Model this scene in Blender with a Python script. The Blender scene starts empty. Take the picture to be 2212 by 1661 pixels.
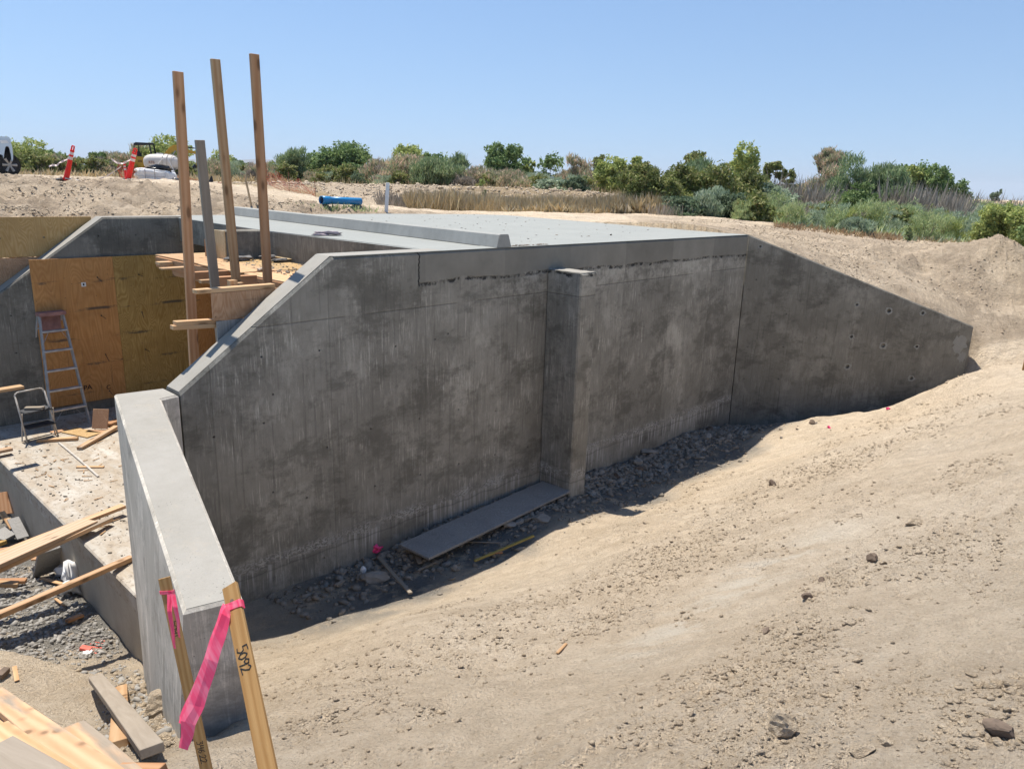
import bpy, bmesh, math, random
import numpy as np
from mathutils import Vector, Matrix
from mathutils.geometry import delaunay_2d_cdt

sc = bpy.context.scene
col = sc.collection
R = math.radians

# ------------------------------------------------------------------ camera
# survey of the place: eye 0.72 m above the deck, slightly rolled, looking down 15 degrees
F_PX, CX, CY, W_PX = 1631.0, 1106.0, 830.5, 2212.0
H0, HM, EYE = 400.4, 0.030, 0.72
p1 = np.array([0, CY - H0, -F_PX]); p2 = np.array([1000, CY - (H0 + HM*1000), -F_PX])
up = np.cross(p2, p1); up /= np.linalg.norm(up)
if up[1] < 0: up = -up
fw = np.array([0, 0, -1.]) - up*np.dot([0, 0, -1.], up); fw /= np.linalg.norm(fw)
RW = np.array([np.cross(fw, up), fw, up])
C = np.array([0, 0, EYE])
cd = bpy.data.cameras.new('camera'); cam = bpy.data.objects.new('camera', cd); col.objects.link(cam)
cd.sensor_width = 36; cd.lens = 36*F_PX/W_PX; cd.clip_start = .05; cd.clip_end = 30000
m = Matrix([list(RW[i]) + [C[i]] for i in range(3)] + [[0, 0, 0, 1]])
cam.matrix_world = m
sc.camera = cam

# ------------------------------------------------------------------ sky and sun
SUN_EL, SUN_AZ = 70.0, -43.0          # azimuth from +Y towards +X
w = bpy.data.worlds.new('World'); sc.world = w; w.use_nodes = True
nt = w.node_tree; nt.nodes.clear()
sky = nt.nodes.new('ShaderNodeTexSky'); sky.sky_type = 'NISHITA'; sky.sun_disc = False
sky.sun_elevation = R(SUN_EL); sky.sun_rotation = R(SUN_AZ)
sky.altitude = 0; sky.air_density = 1.0; sky.dust_density = 0.1; sky.ozone_density = 5.0
# clean dry air: the brownish last degrees above the horizon are left out, the whole round
tcw = nt.nodes.new('ShaderNodeTexCoord'); sx = nt.nodes.new('ShaderNodeSeparateXYZ'); cb = nt.nodes.new('ShaderNodeCombineXYZ')
mz = nt.nodes.new('ShaderNodeMath'); mz.operation = 'MULTIPLY_ADD'; mz.inputs[1].default_value = .62; mz.inputs[2].default_value = .085
mm = nt.nodes.new('ShaderNodeMath'); mm.operation = 'MAXIMUM'; mm.inputs[1].default_value = 0.0
nt.links.new(tcw.outputs['Generated'], sx.inputs[0]); nt.links.new(sx.outputs[0], cb.inputs[0]); nt.links.new(sx.outputs[1], cb.inputs[1])
nt.links.new(sx.outputs[2], mm.inputs[0]); nt.links.new(mm.outputs[0], mz.inputs[0]); nt.links.new(mz.outputs[0], cb.inputs[2]); nt.links.new(cb.outputs[0], sky.inputs[0])
hs = nt.nodes.new('ShaderNodeMix'); hs.data_type = 'RGBA'; hs.blend_type = 'MULTIPLY'; hs.inputs[0].default_value = 1; hs.inputs[7].default_value = (1.0, 1.0, 1.02, 1)
bg = nt.nodes.new('ShaderNodeBackground'); bg.inputs[1].default_value = 0.093
wo = nt.nodes.new('ShaderNodeOutputWorld')
nt.links.new(sky.outputs[0], hs.inputs[6]); nt.links.new(hs.outputs[2], bg.inputs[0]); nt.links.new(bg.outputs[0], wo.inputs[0])
sl = bpy.data.lights.new('sun', 'SUN'); sl.energy = 5.0; sl.angle = R(.53); sl.color = (1, .93, .83)
so = bpy.data.objects.new('sun', sl); col.objects.link(so)
sd = Vector((math.sin(R(SUN_AZ))*math.cos(R(SUN_EL)), math.cos(R(SUN_AZ))*math.cos(R(SUN_EL)), math.sin(R(SUN_EL))))
so.rotation_euler = sd.to_track_quat('Z', 'Y').to_euler(); so.location = (0, 0, 30)
vs = sc.view_settings; vs.view_transform = 'Standard'; vs.look = 'None'; vs.exposure = 0.57; vs.gamma = 1
vs.use_curve_mapping = False
try:
    sc.cycles.max_bounces = 6; sc.cycles.diffuse_bounces = 4
except Exception: pass

# ------------------------------------------------------------------ survey helpers
def ray(x, y): return RW @ np.array([x - CX, CY - y, -F_PX])
def at(x, y, z):                       # point of the place seen at (x, y) that lies at height z
    v = ray(x, y); return C + v*(z - C[2])/v[2]
def atY(x, y, Y):
    v = ray(x, y); return C + v*Y/v[1]
def onpl(x, y, P, n):
    v = ray(x, y); return C + v*np.dot(P - C, n)/np.dot(v, n)
WA = R(43.7)
U = np.array([math.sin(WA), math.cos(WA), 0.]); WV = np.array([-U[1], U[0], 0.])
O = at(1617, 508, 0.)                  # right front corner of the deck
def atw(x, y, t): return onpl(x, y, O + WV*t, WV)
def ats(x, y, s): return onpl(x, y, O + U*s, U)
def ST(s, t, z=0.): return O + U*s + WV*t + np.array([0, 0, z])
def st(P): return np.array([np.dot(P - O, U), np.dot(P - O, WV), P[2]])

# ------------------------------------------------------------------ object helpers
def tag(o, label=None, cat=None, group=None, kind=None):
    if label: o['label'] = label
    if cat: o['category'] = cat
    if group: o['group'] = group
    if kind: o['kind'] = kind
    return o
def obj(name, me, mat=None, parent=None, M=None, smooth=False):
    o = bpy.data.objects.new(name, me); col.objects.link(o)
    if mat is not None and not me.materials: me.materials.append(mat)
    if parent is not None: o.parent = parent
    if M is not None: o.matrix_world = M if parent is None else M
    if parent is not None and M is not None: o.matrix_local = M
    if smooth: me.polygons.foreach_set('use_smooth', [True]*len(me.polygons))
    return o
def empty(name, loc, rz=0, label=None, cat=None, group=None, M=None):
    o = bpy.data.objects.new(name, None); col.objects.link(o); o.empty_display_size = .1
    if M is not None: o.matrix_world = M
    else: o.location = Vector(loc); o.rotation_euler = (0, 0, rz)
    return tag(o, label, cat, group)
def bm_me(bm, name='m'):
    me = bpy.data.meshes.new(name); bmesh.ops.recalc_face_normals(bm, faces=bm.faces); bm.to_mesh(me); bm.free(); return me
def np_me(V, Fc, name='m', smooth=False):
    V = np.asarray(V, np.float32); Fc = np.asarray(Fc, np.int32); k = Fc.shape[1]
    me = bpy.data.meshes.new(name); me.vertices.add(len(V)); me.vertices.foreach_set('co', V.ravel())
    me.loops.add(Fc.size); me.loops.foreach_set('vertex_index', Fc.ravel())
    me.polygons.add(len(Fc)); me.polygons.foreach_set('loop_start', np.arange(0, Fc.size, k, dtype=np.int32))
    if smooth: me.polygons.foreach_set('use_smooth', np.ones(len(Fc), bool))
    me.update(calc_edges=True); return me
def bm_box(bm, x0, x1, y0, y1, z0, z1, M=None):
    r = bmesh.ops.create_cube(bm, size=1)
    T = Matrix.Translation(((x0+x1)/2, (y0+y1)/2, (z0+z1)/2)) @ Matrix.Diagonal((x1-x0, y1-y0, z1-z0, 1))
    bmesh.ops.transform(bm, matrix=(M @ T) if M is not None else T, verts=r['verts']); return r['verts']
def box_me(x0, x1, y0, y1, z0, z1, bev=0.):
    bm = bmesh.new(); bm_box(bm, x0, x1, y0, y1, z0, z1)
    if bev: bmesh.ops.bevel(bm, geom=list(bm.edges), offset=bev, segments=1, affect='EDGES')
    return bm_me(bm)
def bm_cyl(bm, A, B, r0, r1=None, n=12, caps=True):
    A = Vector(A); B = Vector(B); r1 = r0 if r1 is None else r1; d = B - A
    q = d.to_track_quat('Z', 'Y').to_matrix().to_4x4()
    M = Matrix.Translation((A + B)/2) @ q
    return bmesh.ops.create_cone(bm, cap_ends=caps, segments=n, radius1=r0, radius2=r1, depth=d.length, matrix=M)['verts']
def bm_path(bm, pts, r, n=8):
    for a, b in zip(pts[:-1], pts[1:]):
        bm_cyl(bm, a, b, r, r, n)
    for p in pts[1:-1]:
        bmesh.ops.create_icosphere(bm, subdivisions=1, radius=r*1.02, matrix=Matrix.Translation(Vector(p)))
def prism_me(poly, z0, z1, bev=0.):
    bm = bmesh.new(); a = [bm.verts.new((x, y, z0)) for x, y in poly]; b = [bm.verts.new((x, y, z1)) for x, y in poly]
    bm.faces.new(a[::-1]); bm.faces.new(b); n = len(poly)
    for i in range(n): bm.faces.new((a[i], a[(i+1) % n], b[(i+1) % n], b[i]))
    if bev:
        es = [e for e in bm.edges if all(abs(v.co.z - z1) < 1e-5 for v in e.verts)]
        bmesh.ops.bevel(bm, geom=es, offset=bev, segments=1, affect='EDGES')
    return bm_me(bm)
def frame(A, B, upv=(0, 0, 1)):        # matrix: origin A, x towards B, z near upv
    A = Vector(A); B = Vector(B); x = (B - A).normalized(); z = Vector(upv); y = z.cross(x).normalized(); z = x.cross(y)
    M = Matrix.Identity(4)
    for i in range(3): M[i][0] = x[i]; M[i][1] = y[i]; M[i][2] = z[i]; M[i][3] = A[i]
    return M
def board(name, A, B, wd, th, mat, upv=(0, 0, 1), parent=None, bev=.003, seed=None, chip=0.):
    """board with centre line of its TOP face from A to B; wd across, th deep"""
    L = (Vector(B) - Vector(A)).length
    bm = bmesh.new(); bm_box(bm, 0, L, -wd/2, wd/2, -th, 0)
    bmesh.ops.bevel(bm, geom=list(bm.edges), offset=min(bev, th/4), segments=1, affect='EDGES')
    if L > .8:                          # slight warp
        rr = random.Random(seed if seed is not None else len(bpy.data.objects))
        k = rr.uniform(-.006, .006)*L; n = max(2, int(L/.4))
        for i in range(1, n):
            bmesh.ops.bisect_plane(bm, geom=list(bm.verts)+list(bm.edges)+list(bm.faces), plane_co=(L*i/n, 0, 0), plane_no=(1, 0, 0))
        for v in bm.verts: v.co.y += k*math.sin(math.pi*v.co.x/L)*.5; v.co.z += k*math.sin(math.pi*v.co.x/L)*.4
    return obj(name, bm_me(bm), mat, parent, frame(A, B, upv))

# ------------------------------------------------------------------ noise
def _h(ix, iy, s):
    n = (ix.astype(np.int64)*374761393 + iy.astype(np.int64)*668265263 + s*1442695041) & 0xffffffff
    n = ((n ^ (n >> 13))*1274126177) & 0xffffffff
    return ((n ^ (n >> 16)) & 0xffff)/65535.0
def vn(x, y, s=0):
    x = np.asarray(x, float); y = np.asarray(y, float)
    ix = np.floor(x); iy = np.floor(y); fx = x-ix; fy = y-iy; ux = fx*fx*(3-2*fx); uy = fy*fy*(3-2*fy)
    a = _h(ix, iy, s); b = _h(ix+1, iy, s); c = _h(ix, iy+1, s); d = _h(ix+1, iy+1, s)
    return (a*(1-ux)+b*ux)*(1-uy)+(c*(1-ux)+d*ux)*uy
def fbm(x, y, o=4, s=0, g=.5):
    r = 0; a = 1; t = 0
    for i in range(o):
        r = r + a*(vn(x, y, s+i*17)-.5); t += a; a *= g; x = x*2.03+5.1; y = y*2.03+9.7
    return r/t*2
def sstep(a, b, x):
    t = np.clip((np.asarray(x, float)-a)/(b-a), 0, 1); return t*t*(3-2*t)

# ------------------------------------------------------------------ material helpers
class NT:
    def __init__(s, name):
        s.m = bpy.data.materials.new(name); s.m.use_nodes = True; s.t = s.m.node_tree; s.t.nodes.clear()
        s.out = s.t.nodes.new('ShaderNodeOutputMaterial'); s.b = s.t.nodes.new('ShaderNodeBsdfPrincipled')
        s.t.links.new(s.b.outputs[0], s.out.inputs[0]); s.tc = s.t.nodes.new('ShaderNodeTexCoord')
        s.b.inputs['Roughness'].default_value = .85
        s.b.inputs['Specular IOR Level'].default_value = .3
    def n(s, ty, **k):
        q = s.t.nodes.new(ty)
        for a, b in k.items(): setattr(q, a, b)
        return q
    def put(s, sock, v):
        if isinstance(v, bpy.types.NodeSocket): s.t.links.new(v, sock)
        elif v is not None:
            if isinstance(v, (tuple, list)) and len(v) == 3 and sock.type == 'RGBA': v = (*v, 1)
            sock.default_value = v
    def co(s, which='Object', scale=(1, 1, 1), loc=(0, 0, 0), rot=(0, 0, 0)):
        q = s.n('ShaderNodeMapping'); s.put(q.inputs[0], s.tc.outputs[which]); q.inputs[3].default_value = scale
        q.inputs[1].default_value = loc; q.inputs[2].default_value = rot; return q.outputs[0]
    def noise(s, v, sc=5., det=4., ro=.55, dist=0., out=0):
        q = s.n('ShaderNodeTexNoise'); s.put(q.inputs['Vector'], v); s.put(q.inputs['Scale'], sc)
        q.inputs['Detail'].default_value = det; q.inputs['Roughness'].default_value = ro; q.inputs['Distortion'].default_value = dist
        return q.outputs[out]
    def vor(s, v, sc=5., feat='F1', out='Distance', rnd=1.):
        q = s.n('ShaderNodeTexVoronoi', feature=feat); s.put(q.inputs['Vector'], v); q.inputs['Scale'].default_value = sc
        q.inputs['Randomness'].default_value = rnd; return q.outputs[out]
    def ramp(s, f, pts, interp='LINEAR'):
        q = s.n('ShaderNodeValToRGB'); s.put(q.inputs[0], f); e = q.color_ramp.elements; q.color_ramp.interpolation = interp
        def c(v): return (v, v, v, 1) if isinstance(v, (int, float)) else (*v, 1)
        e[0].position, e[0].color = pts[0][0], c(pts[0][1]); e[1].position, e[1].color = pts[-1][0], c(pts[-1][1])
        for p, v in pts[1:-1]:
            x = e.new(p); x.color = c(v)
        return q.outputs[0]
    def mix(s, f, a, b, mode='MIX'):
        q = s.n('ShaderNodeMix', data_type='RGBA', blend_type=mode); s.put(q.inputs[0], f); s.put(q.inputs[6], a); s.put(q.inputs[7], b)
        return q.outputs[2]
    def ma(s, op, a, b=None, c=None):
        q = s.n('ShaderNodeMath', operation=op); s.put(q.inputs[0], a)
        if b is not None: s.put(q.inputs[1], b)
        if c is not None: s.put(q.inputs[2], c)
        return q.outputs[0]
    def rng(s, v, a, b, c=0., d=1., smooth=True):
        q = s.n('ShaderNodeMapRange'); q.interpolation_type = 'SMOOTHSTEP' if smooth else 'LINEAR'
        s.put(q.inputs[0], v)
        for i, x in zip((1, 2, 3, 4), (a, b, c, d)): s.put(q.inputs[i], x)
        return q.outputs[0]
    def sep(s, v):
        q = s.n('ShaderNodeSeparateXYZ'); s.put(q.inputs[0], v); return q.outputs
    def comb(s, x, y, z):
        q = s.n('ShaderNodeCombineXYZ'); s.put(q.inputs[0], x); s.put(q.inputs[1], y); s.put(q.inputs[2], z); return q.outputs[0]
    def bump(s, h, st=.5, d=.02, nrm=None):
        q = s.n('ShaderNodeBump'); q.inputs['Strength'].default_value = st; q.inputs['Distance'].default_value = d
        s.put(q.inputs['Height'], h)
        if nrm is not None: s.put(q.inputs['Normal'], nrm)
        s.put(s.b.inputs['Normal'], q.outputs[0]); return q.outputs[0]
    def color(s, c): s.put(s.b.inputs['Base Color'], c); return s
    def set(s, **k):
        for a, v in k.items(): s.put(s.b.inputs[a.replace('_', ' ')], v)
        return s
def plain(name, c, rough=.7, metal=0., vary=.12, spec=.4):
    q = NT(name); n_ = q.noise(q.co(), 9, 5)
    q.color(q.mix(q.ramp(n_, [(.3, 0), (.75, 1)]), tuple(x*(1-vary) for x in c), tuple(min(1, x*(1+vary)) for x in c)))
    q.set(Roughness=rough, Metallic=metal, Specular_IOR_Level=spec); q.bump(q.noise(q.co(), 60, 3), .15, .004); return q.m

def mat_dirt(name, base=(.82, .665, .48), pale=(.88, .745, .57), dark=(.56, .44, .305), far=False):
    q = NT(name); g = q.co()
    big = q.noise(g, .55, 5, .6, .4)
    # tool tracks run along the wall
    tr = q.noise(q.co(rot=(0, 0, -R(46.3)), scale=(.35, 2.2, 1)), 1.6, 6, .65, .3)
    c = q.mix(q.ramp(big, [(.35, 0), (.68, 1)]), base, pale)
    c = q.mix(q.ma('MULTIPLY', q.ramp(tr, [(.50, 0), (.66, 1)]), .5), c, dark)
    med = q.noise(g, 7, 6, .7)
    c = q.mix(q.ramp(med, [(.40, .5), (.62, 0)]), c, dark)
    fine = q.noise(g, 60, 5, .75)
    c = q.mix(q.ramp(fine, [(.35, .9), (.43, 0)]), c, dark); c = q.mix(q.ramp(fine, [(.52, 0), (.64, .6)]), c, (.88, .77, .60))
    f2 = q.noise(q.co(loc=(4, 4, 4)), 24, 6, .8); c = q.mix(q.ramp(f2, [(.35, .9), (.41, 0)]), c, tuple(v*.8 for v in dark))
    sp = q.vor(g, 38, out='Distance'); rs = q.noise(g, 3.1, 3)
    spk = q.ma('MULTIPLY', q.ramp(sp, [(.0, 1), (.20, 1), (.3, 0)]), q.ramp(rs, [(.5, 0), (.62, .5)]))
    c = q.mix(spk, c, (.40, .34, .27))
    at_ = q.n('ShaderNodeAttribute', attribute_name='mask'); sp_ = q.n('ShaderNodeSeparateColor'); q.put(sp_.inputs[0], at_.outputs[0])
    gravel = q.ma('MULTIPLY', sp_.outputs[0], q.rng(q.noise(g, 3.5, 6, .7), .30, .52))
    gc = q.mix(q.noise(g, 45, 5, .8), (.11, .11, .105), (.33, .33, .31))
    c = q.mix(gravel, c, gc)
    c = q.mix(q.ma('MULTIPLY', sp_.outputs[1], q.rng(q.noise(q.co(rot=(0, 0, -R(40)), scale=(.5, 2, 1)), 2.2, 6, .7), .42, .58)), c, (.88, .79, .64))
    c = q.mix(q.ma('MULTIPLY', sp_.outputs[2], .8), c, (.40, .29, .13))
    bk = q.n('ShaderNodeAttribute', attribute_name='bank'); c = q.mix(q.ma('MULTIPLY', bk.outputs['Fac'], q.rng(q.noise(g, 2.3, 7, .72), .34, .56, .45, 1.)), c, q.mix(q.noise(g, 9, 6, .75), (.25, .195, .14), (.50, .40, .295)))
    q.color(c); q.set(Roughness=.95, Specular_IOR_Level=.12)
    h1 = q.noise(g, 11, 8, .72, .2); h2 = q.noise(g, 55, 6, .75)
    v1 = q.vor(q.mix(.35, g, q.noise(g, 9, 3, out=1)), 26)
    h = q.ma('ADD', q.ma('MULTIPLY', h1, 1.), q.ma('MULTIPLY', h2, .75))
    h = q.ma('ADD', h, q.ma('MULTIPLY', q.ma('MULTIPLY', q.ramp(v1, [(0, 1), (.45, 0)]), q.rng(q.noise(g, 1.3, 4), .42, .62)), .35))
    h = q.ma('ADD', h, q.ma('MULTIPLY', tr, .8))
    q.bump(h, 1.0, .075 if not far else .12)
    return q.m

def mat_conc(name, lo, hi, mode='plain', grainy=True, rough=.88):
    """concrete; object x runs along the wall, z up"""
    q = NT(name); g = q.co()
    big = q.noise(g, .9, 8, .68, .15); mid = q.noise(q.co(scale=(1.6, 1.6, .8)), 4.5, 7, .72)
    c = q.mix(q.ramp(q.ma('ADD', q.ma('MULTIPLY', big, .65), q.ma('MULTIPLY', mid, .35)), [(.36, 0), (.64, 1)]), lo, hi)
    h = q.ma('MULTIPLY', mid, .3)
    X = q.sep(g)
    if mode in ('wall', 'wing', 'plainwall'):
        gr = q.noise(q.co(scale=(42, 42, 3.2)), 1., 6, .74, .3)
        msk = q.rng(q.noise(g, 1.7, 5, .6), .40, .62)
        gf = q.ma('MULTIPLY', q.ramp(gr, [(.52, 0), (.66, 1)]), msk)
        c = q.mix(q.ma('MULTIPLY', gf, .85 if mode != 'wing' else .4), c, tuple(min(1, v*1.8) for v in hi))
        gd = q.noise(q.co(scale=(26, 26, .8), loc=(5, 2, 1)), 1., 4, .7)
        c = q.mix(q.ramp(gd, [(.54, 0), (.70, .55)]), c, tuple(v*.5 for v in lo))
        # pale cement blooms
        pb = q.noise(q.co(loc=(3, 7, 2), scale=(1.5, 1.5, 1)), 1.4, 9, .74, .1)
        c = q.mix(q.ramp(pb, [(.53, 0), (.62, .38), (.8, .6)]), c, tuple(min(1, v*1.5) for v in hi))
        bb = q.noise(q.co(loc=(13, 1, 8), scale=(1, 1, 1.7)), 1.3, 9, .76, .1)
        c = q.mix(q.ramp(bb, [(.50, 0), (.58, .55), (.7, .75)]), c, tuple(v*.62 for v in lo))
        h = q.ma('ADD', h, q.ma('MULTIPLY', gr, .35))
    if mode == 'wall':
        x, z = X[0], X[2]
        nz = q.noise(q.co(scale=(6, 6, 6)), 1., 6, .8)
        nz2 = q.noise(g, 1.3, 4)
        wob = q.ma('MULTIPLY', q.ma('SUBTRACT', nz, .5), .10)
        # upper pour (deck edge): smoother and even, lower edge ragged
        zz = q.ma('ADD', q.ma('ADD', z, wob), q.ma('MULTIPLY', q.ma('SUBTRACT', nz2, .5), .12))
        up_ = q.ma('MULTIPLY', q.rng(zz, -.325, -.30), q.rng(x, -7.36, -7.34))
        cu = q.mix(q.noise(g, 2.2, 6, .65), tuple(v*.80 for v in lo), tuple(v*.98 for v in hi))
        c = q.mix(up_, c, cu)
        # pale band under it
        bd = q.ma('MULTIPLY', q.ma('MULTIPLY', q.rng(zz, -.345, -.33, 1, 0), q.rng(zz, -.64, -.50)), q.rng(x, -6.6, -5.8))
        c = q.mix(q.ma('MULTIPLY', q.ma('MULTIPLY', bd, q.rng(nz, .40, .62)), .7), c, tuple(v*1.4 for v in hi))
        crk = q.ma('MULTIPLY', q.ma('MULTIPLY', q.rng(zz, -.36, -.338), q.rng(zz, -.318, -.30, 1, 0)), q.rng(nz, .47, .56))
        crk = q.ma('MULTIPLY', crk, q.rng(x, -7.36, -7.34))
        c = q.mix(q.ma('MULTIPLY', crk, .9), c, (.02, .02, .02))
        # vertical crack at the end of the upper pour
        cx_ = q.ma('ABSOLUTE', q.ma('SUBTRACT', q.ma('ADD', x, q.ma('MULTIPLY', q.ma('SUBTRACT', q.noise(q.co(scale=(1, 1, 9)), 2., 4), .5), .07)), -7.35))
        vc = q.ma('MULTIPLY', q.rng(cx_, .004, .011, 1, 0), q.rng(z, -.37, -.35))
        c = q.mix(vc, c, (.02, .02, .02))
        # form panel seams
        s1 = q.rng(q.ma('ABSOLUTE', q.ma('SUBTRACT', z, q.ma('ADD', -.56, q.ma('MULTIPLY', x, .004)))), .003, .009, 1, 0)
        s1 = q.ma('MULTIPLY', s1, q.rng(nz2, .36, .46))
        px_ = q.ma('ABSOLUTE', q.ma('SUBTRACT', q.ma('FRACT', q.ma('ADD', q.ma('DIVIDE', x, 1.22), 20.45)), .5))
        s2 = q.ma('MULTIPLY', q.rng(px_, .0018, .006, 1, 0), q.rng(z, -.30, -.34))
        s2 = q.ma('MULTIPLY', s2, .6)
        sm = q.ma('MAXIMUM', s1, s2)
        c = q.mix(q.ma('MULTIPLY', sm, .5), c, tuple(v*.45 for v in lo))
        # each panel a slightly different tone
        pid = q.ma('FLOOR', q.ma('ADD', q.ma('DIVIDE', x, 1.22), 20.95))
        wn = q.n('ShaderNodeTexWhiteNoise', noise_dimensions='1D'); q.put(wn.inputs['W'], pid)
        c = q.mix(1., c, q.ramp(wn.outputs[0], [(0, .88), (1, 1.1)]), 'MULTIPLY')
        # footing joint near the base: crust and drips
        zj = q.ma('ADD', z, q.ma('MULTIPLY', q.ma('SUBTRACT', q.noise(g, 2.1, 8, .7), .5), .14))
        cr = q.ma('MULTIPLY', q.rng(zj, -3.01, -2.97), q.rng(zj, -2.92, -2.84, 1, 0))
        cn = q.noise(q.co(scale=(1, 1, 1.6)), 28, 6, .8)
        cm = q.ma('MULTIPLY', q.ma('MULTIPLY', cr, q.rng(cn, .46, .54)), q.rng(q.noise(q.co(loc=(2, 0, 0)), 2.1, 6, .7), .38, .56))
        c = q.mix(q.ma('MULTIPLY', cm, .8), c, (.58, .56, .52))
        dr = q.noise(q.co(scale=(30, 30, .55)), 1., 3, .6)
        dm = q.ma('MULTIPLY', q.rng(dr, .50, .60), q.rng(zj, -2.955, -2.975))
        dm = q.ma('MULTIPLY', dm, q.rng(q.noise(q.co(loc=(7, 0, 0)), 1.4, 3), .36, .52))
        dm = q.ma('MULTIPLY', dm, q.rng(z, -3.3, -3.05))
        c = q.mix(q.ma('MULTIPLY', dm, .75), c, (.50, .48, .45))
        jl = q.ma('MULTIPLY', q.rng(zj, -3.05, -3.035), q.rng(zj, -3.03, -3.02, 1, 0))
        c = q.mix(q.ma('MULTIPLY', jl, .35), c, tuple(v*.4 for v in lo))
        h = q.ma('SUBTRACT', h, q.ma('MULTIPLY', sm, .5)); h = q.ma('SUBTRACT', h, q.ma('MULTIPLY', q.ma('ADD', vc, crk), 1.5))
        h = q.ma('ADD', h, q.ma('MULTIPLY', cm, .8))
        q.put(q.b.inputs['Base Color'], c)
    if mode == 'slab':
        st_ = q.noise(q.co(scale=(1, 9, 1)), 3., 6, .7)
        c = q.mix(q.ramp(st_, [(.45, 0), (.75, .35)]), c, tuple(v*.8 for v in lo))
        fl = q.vor(q.co(scale=(1, 6, 1)), 2.2); fr = q.noise(g, 1.2, 3)
        c = q.mix(q.ma('MULTIPLY', q.ramp(fl, [(.0, 1), (.035, 1), (.05, 0)]), q.rng(fr, .4, .6)), c, (.12, .12, .11))
    if mode == 'dirty':
        d1 = q.noise(q.co(scale=(1.6, .5, 1)), 3.2, 7, .72, .5)
        c = q.mix(q.ramp(d1, [(.42, .75), (.60, 0)]), c, (.33, .27, .20))
        d2 = q.noise(g, 12, 7, .75); c = q.mix(q.ramp(d2, [(.36, .8), (.47, 0)]), c, (.17, .14, .11))
        h = q.ma('ADD', h, q.ma('MULTIPLY', d2, .8))
    if mode == 'cap':
        d1 = q.noise(g, 5, 8, .75); c = q.mix(q.ramp(d1, [(.55, 0), (.72, .35)]), c, (.42, .36, .28))
        d2 = q.vor(g, 16); d3 = q.noise(g, 2., 3)
        c = q.mix(q.ma('MULTIPLY', q.ramp(d2, [(0, 1), (.1, 1), (.16, 0)]), q.rng(d3, .5, .6)), c, (.30, .29, .27))
    pit = q.vor(g, 46); pm = q.rng(q.noise(g, 2.6, 3), .50, .60)
    pits = q.ma('MULTIPLY', q.ramp(pit, [(0, 1), (.10, 1), (.15, 0)]), pm)
    c = q.mix(q.ma('MULTIPLY', pits, .7), c, tuple(v*.35 for v in lo))
    fine = q.noise(g, 140, 4, .7)
    c = q.mix(.25, c, q.ramp(fine, [(.3, .75), (.7, 1.2)]), 'MULTIPLY')
    q.color(c); q.set(Roughness=rough, Specular_IOR_Level=.2)
    h = q.ma('SUBTRACT', q.ma('ADD', h, q.ma('MULTIPLY', fine, .15)), q.ma('MULTIPLY', pits, .6))
    q.bump(h, .6, .012)
    return q.m

def mat_wood(name, a=(.50, .29, .14), b=(.66, .44, .25), grey=0., stain=0., gs=1.):
    q = NT(name); oi = q.n('ShaderNodeObjectInfo')
    off = q.ma('MULTIPLY', oi.outputs['Random'], 50.)
    mp = q.n('ShaderNodeMapping'); q.put(mp.inputs[0], q.tc.outputs['Object']); mp.inputs[3].default_value = (1.3*gs, 16*gs, 16*gs)
    q.put(mp.inputs[1], q.comb(off, off, off)); v = mp.outputs[0]
    gr = q.noise(v, 1.5, 6, .6, 1.2)
    wv = q.n('ShaderNodeTexWave', wave_type='BANDS', bands_direction='Y'); q.put(wv.inputs['Vector'], v); wv.inputs['Scale'].default_value = .35
    wv.inputs['Distortion'].default_value = 9; wv.inputs['Detail'].default_value = 3; wv.inputs['Detail Scale'].default_value = .7
    c = q.mix(q.ramp(q.ma('ADD', q.ma('MULTIPLY', gr, .6), q.ma('MULTIPLY', wv.outputs[1], .4)), [(.25, 0), (.75, 1)]), a, b)
    mk = q.n('ShaderNodeMapping'); q.put(mk.inputs[0], q.tc.outputs['Object']); mk.inputs[3].default_value = (3.2, 9, 9); q.put(mk.inputs[1], q.comb(off, off, 0.))
    kd = q.vor(mk.outputs[0], 1.); c = q.mix(q.ramp(kd, [(.0, .9), (.13, .8), (.2, .25), (.3, 0)]), c, tuple(x*.38 for x in a))
    c = q.mix(1., c, q.ramp(oi.outputs['Random'], [(0, .80), (1, 1.15)]), 'MULTIPLY')
    if grey or stain:
        gn = q.noise(mp.outputs[0], .35, 5, .6)
        gcol = q.mix(gr, (.19, .155, .115), (.35, .305, .25))
        c = q.mix(q.ramp(gn, [(max(0, .62-grey*.6), 0), (max(.05, .72-grey*.6), .95)]), c, gcol)
    dn = q.noise(q.co(), 14, 6, .75); c = q.mix(q.ramp(dn, [(.6, 0), (.75, .35)]), c, (.30, .26, .21))
    q.color(c); q.set(Roughness=.8, Specular_IOR_Level=.2)
    q.bump(gr, .35, .004); return q.m

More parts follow.
